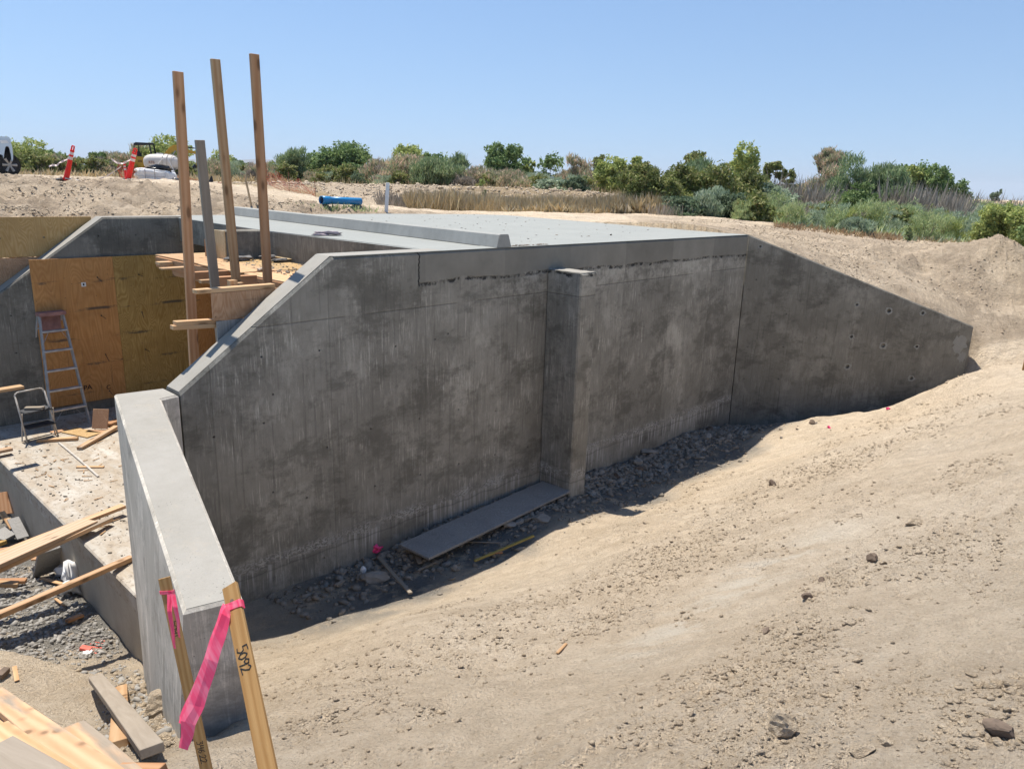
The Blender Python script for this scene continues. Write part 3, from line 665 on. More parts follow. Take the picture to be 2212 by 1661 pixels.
# near wing wall, leaning a little as cast
def lean(P, q, z0): 
    """top corner P, foot pixel q on height z0; returns foot at -4.2 extended"""
    b = at(*q, z0); d = (b-P)/(P[2]-z0); return P + d*(P[2]+4.2)
nw = empty('wing_wall', (0, 0, 0), label='low sunlit concrete wing wall coming towards the viewer, marker stakes at its end', cat='wing wall')
nwM = Matrix.Translation((A_[0], A_[1], 0)) @ Matrix.Rotation(math.atan2(A1[1]-A_[1], A1[0]-A_[0]), 4, 'Z')
nwI = nwM.inverted(); nw.matrix_world = nwM
top = [np.r_[p[:2], zw] for p in (A_, Bj, Cj, D_, E_, A1)]
botz = [np.r_[p[:2], -4.4] for p in (A_, Bj, Cj, D_)] + [lean(top[4], (531, 1528), -1.66), lean(top[5], (389, 1580), -1.70)]
bm = bmesh.new(); n = 6; CH = .014
T3 = [nwI @ Vector(p) for p in top]; B3 = [nwI @ Vector(p) for p in botz]
def patch_(a, b, c, d, nu, nv):
    g = [[bm.verts.new((a*(1-u/nu)+b*u/nu)*(1-v/nv)+(d*(1-u/nu)+c*u/nu)*v/nv) for u in range(nu+1)] for v in range(nv+1)]
    for v in range(nv):
        for u in range(nu): bm.faces.new((g[v][u], g[v][u+1], g[v+1][u+1], g[v+1][u]))
dz_ = Vector((0, 0, -CH))
cen3 = sum(T3, Vector())/6
I3 = []
for i in range(6):
    e1 = (T3[i]-T3[i-1]).normalized(); e2_ = (T3[(i+1) % 6]-T3[i]).normalized(); n1 = Vector((-e1.y, e1.x, 0)); n2 = Vector((-e2_.y, e2_.x, 0)); q_ = (n1+n2)*(CH/max(.3, 1+n1.dot(n2)))
    I3.append((q_, i))
ar3 = sum(T3[i-1].x*T3[i].y-T3[i].x*T3[i-1].y for i in range(6)); sg3 = 1 if ar3 > 0 else -1
I3 = [T3[i]+q_*sg3 for q_, i in I3]
for i in range(6):
    j = (i+1) % 6; nu = 12 if i in (3, 5) else 2; nv = 8
    patch_(T3[i]+dz_, T3[j]+dz_, B3[j], B3[i], nu, nv); patch_(T3[i]+dz_, T3[j]+dz_, I3[j], I3[i], nu, 1)
bm.faces.new([bm.verts.new(p_) for p_ in I3])
bmesh.ops.remove_doubles(bm, verts=bm.verts, dist=1e-4)
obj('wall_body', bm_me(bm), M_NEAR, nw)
bm = bmesh.new(); vv = []
cen = sum((Vector(p) for p in top), Vector())/6
ins = []
tl = [nwI @ Vector(p) for p in top]
# inset outline of the trowelled top
from mathutils.geometry import intersect_line_line_2d
def inset(poly, d):
    r = []; k = len(poly)
    for i in range(k):
        p0, p1_, p2_ = poly[i-1], poly[i], poly[(i+1) % k]
        e1 = (p1_-p0).normalized(); e2 = (p2_-p1_).normalized(); n1 = Vector((-e1.y, e1.x)); n2 = Vector((-e2.y, e2.x)); b_ = (n1+n2)
        r.append(p1_ + b_*(d/max(.3, 1+n1.dot(n2))))
    return r
pl = [Vector((p.x, p.y)) for p in tl]
ar = sum(pl[i-1].x*pl[i].y-pl[i].x*pl[i-1].y for i in range(6)); sgn = 1 if ar > 0 else -1
pi_ = inset(pl, .016*sgn)
bm.faces.new([bm.verts.new((p.x, p.y, zw+.0025)) for p in pi_])
obj('wall_cap', bm_me(bm), M_CAP, nw)

# apron slab in front of the cells
ap = [(-10.25, .25), (-9.99, .31), (-6.9, .31), (-6.9, 7.49), (-11.0, 7.49), (-10.25, 6.6)]
ap = [(-10.25, .30), (-6.9, .305), (-6.9, 7.49), (-10.25, 7.49)]
apron = empty('apron', (0, 0, 0), M=CM); tag(apron, kind='structure')
obj('apron_slab', prism_me(ap, -3.45, -3.25, .018), M_APRON, apron)
obj('apron_toe', prism_me([(-10.245, .30), (-9.95, .305), (-9.95, 7.485), (-10.245, 7.485)], -5.2, -3.452), M_TOE, apron)
obj('apron_toe_face', prism_me([(-10.2485, .302), (-10.246, .302), (-10.246, 7.487), (-10.2485, 7.487)], -5.2, -3.27), M_TOE, apron)

# ------------------------------------------------------------------ small materials
M_ALU = plain('ladder_aluminium', (.42, .41, .40), .5, .3, .3)
M_PINKCAP = plain('ladder_cap', (.33, .17, .15), .7, 0, .3)
M_STEEL = plain('painted_steel', (.45, .42, .38), .55, .2, .25)
M_TREAD = plain('black_tread', (.035, .038, .045), .6, 0, .5)
M_DARKM = plain('dark_metal', (.03, .03, .035), .45, .5)
M_INK = plain('marker_ink', (.012, .012, .015), .6)
M_PINK = plain('pink_flagging', (.95, .07, .25), .45, 0, .06)
q = NT('pink_ribbon'); q.color(q.mix(q.ramp(q.noise(q.co(scale=(4, 90, 20)), 1., 3, .5), [(.45, 0), (.62, .8)]), (1, .11, .24), (1, .36, .48))); q.set(Roughness=.4)
tr = q.n('ShaderNodeBsdfTranslucent'); tr.inputs[0].default_value = (1, .13, .26, 1); mx = q.n('ShaderNodeMixShader'); mx.inputs[0].default_value = .5
q.t.links.new(q.b.outputs[0], mx.inputs[1]); q.t.links.new(tr.outputs[0], mx.inputs[2]); q.t.links.new(mx.outputs[0], q.out.inputs[0]); M_RIB = q.m
M_ORANGE = plain('orange_plastic', (.85, .022, .012), .45, 0, .08)
M_NET = plain('orange_net', (.62, .10, .06), .6, 0, .15)
M_WHITEP = plain('white_plastic', (.74, .74, .73), .5, 0, .06)
M_REFL = plain('reflective_band', (.78, .62, .56), .4, 0, .06)
M_BLACKP = plain('black_plastic', (.008, .008, .010), .35, 0, .2, .6)
M_BLUE = plain('blue_pipe', (.02, .23, .50), .35, 0, .05, .5)
M_BLUED = plain('pipe_inside', (.01, .05, .12), .6)
M_YEL = plain('machine_yellow', (.62, .34, .035), .5, 0, .12)
M_STONE = plain('stone_tan', (.40, .325, .24), .95, 0, .14, .1)
M_STONED = plain('stone_dark', (.17, .13, .10), .9, 0, .3, .1)
M_STONEG = plain('stone_grey', (.28, .262, .232), .95, 0, .25, .1)
M_CLOD = plain('clod_tan', (.42, .34, .25), 1, 0, .25, .05)
M_CLODE = plain('clod_brown', (.34, .27, .20), 1, 0, .3, .05)
M_CLODG = plain('clod_grey', (.25, .222, .185), 1, 0, .35, .05)
M_RAG = plain('rag', (.36, .30, .32), .9, 0, .3)
M_GLOVE = plain('glove', (.40, .33, .27), .9, 0, .3)
M_GRAVEL = plain('gravel_grey', (.30, .285, .26), .95, 0, .3, .05)
M_SACK = plain('crusted_sack', (.17, .165, .16), .95, 0, .45, .1)
M_OSB = mat_ply('chip_board', (.52, .38, .20), (.66, .50, .30), (.36, .24, .12), stains=0, wscale=2)
M_YSTICK = plain('yellow_stick', (.34, .26, .07), .7)
M_SPRAY = plain('spray_paint', (.75, .16, .12), .9, 0, .3)
M_TRUCK = plain('truck_silver', (.56, .60, .64), .25, .25, .03, .6)
M_TYRE = plain('tyre_rubber', (.022, .021, .02), .85)
M_RIM = plain('rim_alloy', (.5, .5, .52), .3, .6)
M_TANK = plain('tank_poly', (.62, .58, .53), .5, 0, .08)
M_RUST = plain('rust_steel', (.26, .11, .06), .8)

sunv = np.array([sd.x, sd.y, sd.z])
def atD(px, py, d): return C + RW @ (np.array([px-CX, CY-py, -F_PX])/F_PX*d)
def over(shadow_px, z, px):
    """point seen at px whose shadow falls on height z at shadow_px"""
    G = at(*shadow_px, z); v = ray(*px); Mx = np.array([v, -sunv]).T; s_ = np.linalg.lstsq(Mx, G-C, rcond=None)[0]; return C + v*s_[0]
def V(*a): return Vector(a)

# ------------------------------------------------------------------ formwork studs above the wall
def stud(top, bot, t, mat, label, name='timber_stud', L_ext=.5):
    A = atw(*top, t); B = atw(*bot, t); d = (A-B); B = B - d/np.linalg.norm(d)*L_ext
    o = board(name, B, A, .089, .038, mat, upv=(-WV[0], -WV[1], 0))
    return tag(o, label, 'stud', 'tall studs standing behind the sloping wall')
stud((386, 155), (420, 770), .85, M_WOODR, 'leftmost of the four upright studs, reddish pine with dark knots')
stud((433, 303), (467, 625), 1.15, M_WOODG, 'short weathered grey stud, lower than the three tall ones beside it', L_ext=1.2)
stud((466.5, 128), (512, 605), 1.15, M_WOOD, 'tall pine stud with a long split, leaning slightly left beside the grey one', L_ext=1.)
stud((551, 117), (580, 620), .8, M_WOODR, 'rightmost and tallest pine stud, its foot right behind the sloping wall cap', L_ext=1.)
# plywood form on the inner face of the side wall
form = empty('wall_form', ST(-9, .32, -.5), label='stained orange plywood form standing behind the sloping wall cap', cat='formwork')
def sheet_t(name, s0, s1, z0, z1, t, mat, parent, th=.018, lab=None):
    """vertical sheet parallel to the side wall"""
    M = Matrix(((U[0], WV[0], 0, ST(s0, t)[0]), (U[1], WV[1], 0, ST(s0, t)[1]), (0, 0, 1, z0), (0, 0, 0, 1)))
    o = obj(name, box_me(0, s1-s0, 0, th, 0, z1-z0, .002), mat, None, M)
    if parent is not None:
        o.parent = parent; o.matrix_parent_inverse = parent.matrix_world.inverted()
    if lab: o['label'] = lab
    return o
bpy.context.view_layer.update()
a0 = st(atw(456, 634, .325)); a1 = st(atw(590, 624, .325)); b0 = st(atw(462, 694, .325)); b1_ = st(atw(466, 735, .325))
sheet_t('plywood_sheet', a0[0], a1[0]+.3, b0[2]+.004, a0[2], .318, M_PLYR, form)
sheet_t('plywood_sheet', a0[0]+.03, a1[0], -2.2, b0[2]-.004, .3185, M_PLYG, form)
def board_st(name, p0, p1, wd, th, mat, parent=None, upv=(0, 0, 1), **k):
    o = board(name, p0, p1, wd, th, mat, upv, **k)
    if parent is not None: o.parent = parent; o.matrix_parent_inverse = parent.matrix_world.inverted()
    return o
p = st(atw(420, 632, .36)); board_st('top_plate', ST(p[0], .36, a0[2]+.042), ST(a1[0]+.02, .36, a0[2]+.042), .089, .038, M_WOOD, form)
for (x0, y0, x1, y1, t, m_) in ((377, 694, 470, 689, .40, M_WOOD), (371, 703, 474, 699, .40, M_WOOD)):
    p = st(atw(x0, y0, t)); q_ = st(atw(x1, y1, t)); board_st('wale', ST(p[0], t, p[2]), ST(q_[0]+.3, t, q_[2]-.01), .085, .038, m_, form)
p = st(atw(506, 606, .42)); board_st('post', ST(p[0], .43, -1.), ST(p[0], .43, p[2]), .075, .06, M_WOOD, form, upv=(-WV[0], -WV[1], 0))
p = st(atw(520, 612, .44)); board_st('post', ST(p[0]+.02, .47, -1.), ST(p[0]+.02, .47, p[2]), .05, .05, M_WOOD, form, upv=(-WV[0], -WV[1], 0))

# work platform of boards over the cell
plat = empty('work_platform', ST(-8.2, .5, -.42), label='pine board work platform littered with rubble between the side wall and the deck', cat='platform')
bpy.context.view_layer.update()
def top_quad(name, s0, s1, t0, t1, z, th, mat, parent, rot=0.):
    o = board(name, ST((s0+s1)/2, t0, z), ST((s0+s1)/2+rot, t1, z), s1-s0, th, mat)
    o.parent = parent; o.matrix_parent_inverse = parent.matrix_world.inverted(); return o
zP = -.385
for t0, t1, ds, dz in ((.46, 1.28, 0, 0), (1.29, 2.25, .02, -.004), (2.26, 3.4, -.03, .006), (3.42, 4.9, .02, .0)):
    top_quad('deck_board', -8.22+ds, -7.70+ds, t0, t1, zP+dz, .018, M_WOOD, plat); top_quad('deck_board', -7.69+ds, -7.155, t0, t1, zP+dz-.003, .018, M_PLYT, plat)
for s_, z0_, m_ in ((-8.20, zP-.02, M_WOODR), (-7.98, zP-.16, M_WOODR)):
    board_st('edge_beam', ST(s_, .5, z0_), ST(s_-.02, 4.8, z0_), .038, .14, m_, plat)
for (x0, y0, t, wd, th, L2, m_) in ((340, 566, 4.3, .14, .038, .9, M_WOOD), (347, 579, 3.7, .14, .02, 1.0, M_WOOD), (411, 588, 2.6, .089, .089, .55, M_WOODR), (432, 605, 2.1, .089, .038, .5, M_WOOD), (457, 599, 1.6, .089, .089, .5, M_WOODR)):
    p = st(atw(x0, y0, t)); board_st('joist', ST(p[0], t, p[2]), ST(p[0]+L2, t, p[2]-.005), wd, th, m_, plat)
# uprights and end board of the middle wall
osb = sheet_t('end_board', 0, .02, 0, 0.01, 0, M_OSB, None); bpy.data.objects.remove(osb)
def sheet_s(name, t0, t1, z0, z1, s, mat, th=.018):
    M = Matrix(((WV[0], -U[0], 0, ST(s, t0)[0]), (WV[1], -U[1], 0, ST(s, t0)[1]), (0, 0, 1, z0), (0, 0, 0, 1)))
    return obj(name, box_me(0, t1-t0, 0, th, 0, z1-z0, .002), mat, None, M)
o = sheet_s('end_board', 3.79, 4.18, -.40, -.001, -7.664, M_OSB); tag(o, 'pale chip board end form on the nose of the middle wall', 'end board')
tag(board('form_block', ST(-7.72, 4.30, -.55), ST(-7.72, 4.30, -.15), .09, .05, M_WOODR, upv=(-U[0], -U[1], 0)), 'reddish upright block, the taller one left of the chip board end', 'wood block')
tag(board('form_block', ST(-7.74, 4.14, -.55), ST(-7.74, 4.14, -.17), .13, .05, M_WOOD, upv=(-U[0], -U[1], 0)), 'yellowish upright block fixed in front of the chip board end', 'wood block')
# bulkhead inside the far cell
o = sheet_s('bulkhead', 4.11, 7.44, -3.24, -.415, -6.2, M_PLYO); tag(o, 'dark plywood bulkhead closing the far cell under the deck', 'bulkhead')
o = sheet_s('bulkhead', .33, 3.70, -3.24, -.415, -6.72, M_PLYY); tag(o, 'shaded plywood bulkhead closing the near cell below the work platform', 'bulkhead')

def lump(name, c, r, mat, label=None, cat=None, seed=0, sub=2, jit=.25, rot=0, M=None, group=None, flat=None):
    rr = random.Random(seed); bm = bmesh.new(); bmesh.ops.create_icosphere(bm, subdivisions=sub, radius=1)
    for v in bm.verts:
        n_ = v.co.normalized(); k = 1 + jit*(2*float(fbm(np.array([n_.x*1.7+seed*3.1]), np.array([n_.y*1.7+n_.z*2.3]), 3, seed)[0])) 
        v.co = Vector((n_.x*r[0]*k, n_.y*r[1]*k, n_.z*r[2]*k)) + Vector([rr.uniform(-1, 1)*min(r)*jit*.25 for _ in range(3)])
        if flat is not None: v.co.z = max(v.co.z, -r[2]*flat)
    o = obj(name, bm_me(bm), mat, None, Matrix.Translation(Vector(c)) @ Matrix.Rotation(rot, 4, 'Z'))
    if sub > 2: o.data.polygons.foreach_set('use_smooth', [True]*len(o.data.polygons))
    if label: tag(o, label, cat, group)
    return o
def boxrock(name, c, dims, mat, seed, rot=(0, 0, 0), label=None, cat='stone', group=None, jit=.22):
    rr = random.Random(seed); bm = bmesh.new(); bmesh.ops.create_icosphere(bm, subdivisions=3, radius=1)
    # a broken stone: a ball cut by random planes, then roughened
    cuts = [(Vector([rr.gauss(0, 1) for _ in range(3)]).normalized(), rr.uniform(.45, .8)) for _ in range(9)]
    for v in bm.verts:
        p_ = v.co.normalized()
        for n_, d_ in cuts:
            k = p_.dot(n_)
            if k > d_: p_ = p_ - n_*(k-d_)
        q_ = 1 + .16*float(fbm(np.array([p_.x*4+seed]), np.array([p_.y*4+p_.z*5]), 3, seed)[0])
        v.co = Vector((p_.x*dims[0]*.60*q_, p_.y*dims[1]*.60*q_, p_.z*dims[2]*.68*q_))
    o = obj(name, bm_me(bm), mat, None, Matrix.Translation(Vector(c)) @ Matrix.Rotation(rot[2], 4, 'Z') @ Matrix.Rotation(rot[1], 4, 'Y') @ Matrix.Rotation(rot[0], 4, 'X'))
    if label: tag(o, label, cat, group)
    return o
for (px, py, r, sd_, lab) in ((520, 559, (.20, .10, .035), 1, 'long crusted dark sack, leftmost on the work platform'), (597, 556, (.24, .07, .03), 2, 'crusted grey sack lying behind the two rightmost studs'), (603, 563, (.11, .07, .025), 3, 'small crusted lump in front of the grey sack on the platform')):
    c = at(px, py+3, zP+.01); lump('sack', c + [0, 0, .02], r, M_SACK, lab, 'sack', sd_, 3, .45, R(20))
c = at(617, 557, zP+.015)
tag(board('plywood_scrap', at(604, 553, zP+.05), at(634, 559, zP+.05), .17, .014, M_OSB), 'splintered yellow plywood scrap lying on the platform rubble', 'scrap')
for (px, sd_, lab) in ((563, 5, 'left half of the brown work glove pair on the platform'), (579, 6, 'right half of the brown work glove pair on the platform')):
    c = at(px, 586, zP); lump('glove', c + [0, 0, .02], (.075, .04, .025), M_GLOVE, lab, 'glove', sd_, 3, .5, R(30+sd_*10))
c = at(702, 509, .003); lump('rag', c + [0, 0, .02], (.16, .07, .028), M_RAG, 'crumpled purplish grey rag lying on the deck beside the curb', 'rag', 8, 3, .6, R(10))

# ------------------------------------------------------------------ far wall forms
fs = empty('plywood_form_wall', ST(-9.1, 7.4, -3.2), label='tall stained plywood form of orange and yellow sheets behind the step ladder', cat='formwork')
bpy.context.view_layer.update()
zt = st(atw(62, 562, 7.46))[2]; s_a = st(atw(62, 562, 7.46))[0]
sheet_t('plywood_sheet', s_a, s_a+1.235, zt-2.44, zt, 7.462, M_PLYO, fs)
o = sheet_t('plywood_sheet', s_a+1.238, s_a+2.47, zt-2.44, zt, 7.463, M_PLYY, fs)
sheet_t('plywood_sheet', s_a+2.473, s_a+2.95, zt-2.44, zt, 7.462, M_PLYO, fs)
cv = lambda x, y: ((0+x/2.864)/1.1302, (500+y/2.864)/1.1302)
bm = bmesh.new(); bmi = fs.matrix_world.inverted()
for (x0, y0, x1, y1) in ((680, 508, 715, 540), (968, 488, 1003, 503), (1238, 477, 1272, 491), (708, 775, 742, 798), (992, 752, 1006, 790), (738, 1046, 764, 1096), (1017, 1011, 1048, 1028), (765, 1300, 790, 1330)):
    a = atw(*cv(x0, y0), 7.455); b = atw(*cv(x1, y1), 7.40); bm_cyl(bm, bmi @ Vector(a), bmi @ Vector(b), .004, .004, 5); bm_cyl(bm, bmi @ Vector(a), bmi @ (Vector(a)-Vector(WV)*.012), .011, .011, 8)
obj('form_ties', bm_me(bm), M_DARKM, fs)
c = atw(*cv(585, 558), 7.458); o = sheet_t('paper_label', st(c)[0]-.035, st(c)[0]+.035, c[2]-.035, c[2]+.035, 7.458, M_WHITEP, fs, .002)
c = atw(*cv(585, 558), 7.456); o = sheet_t('label_print', st(c)[0]-.012, st(c)[0]+.012, c[2]-.018, c[2]+.018, 7.4565, M_INK, fs, .001)
def text(body, loc, xdir, updir, size, mat, parent=None, name='lettering'):
    cu = bpy.data.curves.new(name, 'FONT'); cu.body = body; cu.size = size; cu.extrude = .0006; cu.offset = size*.015
    o = bpy.data.objects.new(name, cu); col.objects.link(o); x = Vector(xdir).normalized(); y = Vector(updir).normalized(); z = x.cross(y)
    M = Matrix.Identity(4)
    for i in range(3): M[i][0] = x[i]; M[i][1] = y[i]; M[i][2] = z[i]; M[i][3] = loc[i]
    dg = bpy.context.evaluated_depsgraph_get(); me_ = bpy.data.meshes.new_from_object(o.evaluated_get(dg)); bpy.data.objects.remove(o)
    me_.materials.clear(); o = obj(name, me_, mat, None, M)
    if parent is not None: bpy.context.view_layer.update(); o.parent = parent; o.matrix_parent_inverse = parent.matrix_world.inverted()
    return o
c = atw(*cv(585, 1296), 7.4585); text('PA', c, U, (0, 0, 1), .115, M_INK, fs)
c = atw(*cv(745, 1290), 7.4585); text('C', c, U, (0, 0, 1), .10, M_INK, fs)
ff = empty('plywood_form_wall', ST(-10, 7.9, -1), label='pale wavy-grained plywood form rising behind the far sloping wall', cat='formwork')
bpy.context.view_layer.update()
M_PLYP = mat_ply('pale_plywood', (.50, .29, .10), (.60, .38, .16), (.38, .22, .08), stains=.0, wscale=.9)
sheet_t('plywood_sheet', -10.6, -8.06, st(atw(0, 557, 7.88))[2], -.0, 7.88, M_PLYP, ff)
sheet_t('plywood_sheet', -10.6, -8.06, -1.9, st(atw(0, 558, 7.88))[2]-.006, 7.884, M_PLYR, ff)

# ------------------------------------------------------------------ step ladder
zF = -3.248
F1 = at(116, 930, zF); F2 = at(196, 914, zF); xv = (F2-F1); wb = np.linalg.norm(xv); xv /= wb; yv = np.array([-xv[1], xv[0], 0])
lad = empty('step_ladder', F1, label='paint-splashed aluminium step ladder standing against the plywood form', cat='ladder', M=Matrix(((xv[0], yv[0], 0, F1[0]), (xv[1], yv[1], 0, F1[1]), (0, 0, 1, zF), (0, 0, 0, 1))))
HT = 1.76; wt = .34; ox = (wb-wt)/2; lean_ = .34
T_ = np.array([at(108, 664, zF+HT)])[0]-F1; lx = np.dot(T_, xv); ly = np.dot(T_, yv)
print('LADDER', wb, lx, ly)
ly = min(max(ly, .2), .6); lx = min(max(lx, wb/2-.1), wb/2+.1)
def rail(name, a, b, w_=.065, th=.025, mat=M_ALU, up_=(0, -1, 0)):
    return board(name, a, b, th, w_, mat, upv=up_, parent=lad, bev=.002)
def fr_(k, side): # point on front rail at height fraction k
    x0 = 0 if side < 0 else wb; x1 = lx-wt/2 if side < 0 else lx+wt/2
    return Vector((x0+(x1-x0)*k, ly*k, HT*k))
def re_(k, side):
    x0 = .02 if side < 0 else wb-.02; x1 = lx-wt/2 if side < 0 else lx+wt/2
    return Vector((x0+(x1-x0)*k, ly+.50*(1-k)+.08*k, HT*k))
for s_ in (-1, 1): rail('front_rail', fr_(0, s_), fr_(1, s_), .07); rail('rear_rail', re_(0, s_), re_(.97, s_), .04, .02)
for i in range(1, 6):
    k = i*.30/HT; a = fr_(k, -1); b = fr_(k, 1); a.z += .0; board('step', a+V(0, -.035, 0)+V(0, .035, 0), b, .085, .028, M_ALU, parent=lad, bev=.003)
for i in range(1, 6):
    k = (i*.30+.02)/HT; a = re_(k, -1); b = re_(k, 1); board('rear_bar', a, b, .018, .018, M_ALU, parent=lad, bev=.002)
bm = bmesh.new(); c = fr_(1, -1); bm_box(bm, lx-wt/2-.025, lx+wt/2+.025, ly-.06, ly+.13, HT-.035, HT+.02); obj('top_cap', bm_me(bm), M_PINKCAP, lad)
bm = bmesh.new(); bm_box(bm, lx-wt/2+.02, lx+wt/2-.02, ly+.1, ly+.12, HT-.34, HT-.04); obj('tool_tray', bm_me(bm), M_PINKCAP, lad)
for s_ in (-1, 1):
    k = .30/HT; a = fr_(k*.18, s_); m_ = (fr_(k, -1)+fr_(k, 1))/2 + V(s_*wb*.16, 0, -.03); rail('brace', a, m_, .025, .004)
    a = fr_(.74, s_); m_ = fr_(.835, s_)*.75 + fr_(.835, -s_)*.25; rail('brace', a, m_, .02, .004)

# step stool
G1 = at(60, 958, zF); G2 = at(126, 942, zF); xv2 = (G2-G1); ws = np.linalg.norm(xv2); xv2 /= ws; yv2 = np.array([-xv2[1], xv2[0], 0])
sto = empty('step_stool', G1, label='folding two-tread step stool with tubular hoop, left of the ladder', cat='step stool', M=Matrix(((xv2[0], yv2[0], 0, G1[0]), (xv2[1], yv2[1], 0, G1[1]), (0, 0, 1, zF), (0, 0, 0, 1))))
T2 = at(67, 848, zF+.78)-G1; hx = np.dot(T2, xv2); hy = np.dot(T2, yv2); print('STOOL', ws, hx, hy); hy = min(max(hy, .1), .45)
bm = bmesh.new(); w2 = ws*.92; e0 = (ws-w2)/2 + (hx-ws/2)*.6; ct = .06; kk = .93
pts = [(0, 0, 0), (e0*kk, hy*kk, .78*kk)] + [(e0+ct*(1-math.cos(a)), hy, .72+ct*math.sin(a)) for a in np.linspace(0, math.pi/2, 5)] + [(e0+w2-ct*(1-math.cos(a)), hy, .72+ct*math.sin(a)) for a in np.linspace(math.pi/2, 0, 5)] + [(e0*kk+w2*kk+ws*(1-kk), hy*kk, .78*kk), (ws, 0, 0)]
bm_path(bm, [V(*p_) for p_ in pts], .0125); obj('hoop_frame', bm_me(bm), M_STEEL, sto, smooth=True)
bm = bmesh.new(); bm_path(bm, [V(-.03, hy+.0, .02+.0), V(-.0, hy*.55, .45)], .010); bm_path(bm, [V(ws+.01, hy+.02, .02), V(ws, hy*.55, .45)], .010); bm_path(bm, [V(-.03, hy, .02), V(ws+.01, hy+.02, .02)], .010)
obj('rear_frame', bm_me(bm), M_STEEL, sto)
bm = bmesh.new(); bm_box(bm, .015, ws-.015, -.04, .20, .215, .24); bmesh.ops.bevel(bm, geom=list(bm.edges), offset=.008, segments=2, affect='EDGES'); obj('tread', bm_me(bm), M_TREAD, sto)
bm = bmesh.new(); bm_box(bm, .02, ws-.02, hy*.5-.05, hy*.5+.20, .44, .465); bmesh.ops.bevel(bm, geom=list(bm.edges), offset=.008, segments=2, affect='EDGES'); obj('tread', bm_me(bm), M_TREAD, sto)
bpy.context.view_layer.update()
ms = sto.matrix_world
o = board('wood_offcut', ms @ V(.12, hy*.5+.16, .505), ms @ V(.30, hy*.5-.03, .505), .085, .036, M_WOODG); tag(o, 'dark-sided wood offcut lying on the upper tread of the stool', 'offcut')

# ------------------------------------------------------------------ loose lumber on the apron (crop of the survey plate)
c3 = lambda x, y: ((x/6.506)/1.1302, (900+y/6.506)/1.1302)
def lay(name, a, b, wd, th, mat, lab, cat='board', z=None, z2=None, group=None, dz=0.):
    z = zF if z is None else z; z2 = z if z2 is None else z2
    o = board(name, at(*a, z+th+dz), at(*b, z2+th+dz), wd, th, mat); return tag(o, lab, cat, group)
lay('lumber_offcut', c3(590, 1120), c3(1235, 1085), .089, .045, M_WOOD, 'reddish two by four offcut lying level in front of the ladder')
lay('lumber_offcut', c3(1255, 1245), c3(1850, 900), .085, .045, M_WOODS, 'long pale board running diagonally up to the near wing wall', z2=zF+.03)
lay('plywood_offcut', c3(1090, 965), c3(1500, 1050), .26, .018, M_PLYT, 'plywood offcut lying flat right of the ladder foot, half in sun')
lay('plywood_offcut', c3(1380, 985), c3(1720, 1000), .12, .018, M_PLYR, 'narrow brown plywood strip under the upright square')
lay('plywood_offcut', c3(820, 1010), c3(1080, 950), .13, .018, M_PLYR, 'brown plywood strip lying at the foot of the ladder')
o = board('plywood_square', at(*c3(1580, 955), zF+.02), at(*c3(1580, 955), zF+.02)+np.array([0, .10, .30]), .25, .018, M_PLYR, upv=(0, -1, .3)); tag(o, 'small square of brown plywood propped upright behind the wing wall', 'plywood square')
lay('lumber_offcut', c3(1710, 870), c3(1900, 790), .13, .04, M_WOODR, 'dark reddish board behind the propped plywood square', dz=.02)
lay('splintered_stick', c3(1215, 1550), c3(1650, 1548), .05, .02, M_WOOD, 'torn splinter of pine lying across the seam strip')
lay('seam_strip', c3(935, 1165), c3(1560, 1700), .03, .02, M_STEEL, 'thin grey strip standing in the apron joint', 'strip')
# boards reaching in from the left
P_ = over((79, 1003), zF, (48, 832)); dirL = (at(0, 840, P_[2])-P_); dirL /= np.linalg.norm(dirL)
tag(board('lumber_board', P_ + dirL*1.4, P_, .14, .04, M_WOOD), 'orange board end reaching in from the left edge, above the stool', 'board')
P_ = over((52, 978), zF, (25, 966)); dirL = (at(0, 971, P_[2])-P_); dirL /= np.linalg.norm(dirL)
tag(board('lumber_board', P_ + dirL*1.4, P_, .12, .04, M_WOODS), 'short pale board end at the left edge, just above its own shadow', 'board')
c4 = lambda x, y: ((x/4.747)/1.1302, (1150+y/4.747)/1.1302)
def quad_board(name, f0, f1, n0, n1, zf, zn, th, mat, lab):
    """far end corners f0,f1 and near end corners n0,n1 as seen, with their heights"""
    a = (at(*f0, zf)+at(*f1, zf))/2; b = (at(*n0, zn)+at(*n1, zn))/2; d = (b-a)/np.linalg.norm(b-a); b = b + d*1.1
    w_ = at(*f1, zf)-at(*f0, zf); w_ = w_ - d*np.dot(w_, d); return tag(board(name, b, a, float(np.linalg.norm(w_)), th, mat), lab, 'board')
quad_board('wide_plank', c4(985, 522), c4(1085, 603), c4(-60, 980), c4(-60, 1110), -3.12, -3.0, .045, M_WOODT, 'wide tan plank laid across the apron edge from the left')
quad_board('lumber_board', c4(1410, 370), c4(1448, 400), c4(700, 640), c4(730, 690), -3.12, -3.15, .04, M_WOODS, 'pale two by four pointing at the wing wall from under the wide plank')
quad_board('lumber_board', c4(1265, 512), c4(1292, 545), c4(-60, 1120), c4(-60, 1150), -3.15, -3.06, .045, M_WOODS, 'two by four stepping out below the tip of the wide plank')
quad_board('lumber_board', c4(1520, 955), c4(1535, 1000), c4(-60, 1620), c4(-60, 1668), -3.2, -2.92, .05, M_WOODS, 'long slender two by four crossing lower left, ending at the wing wall')
quad_board('lumber_board', c4(230, 850), c4(260, 870), c4(-60, 900), c4(-60, 935), -3.45, -3.4, .04, M_WOODR, 'reddish board end half under the wide plank at the left edge')
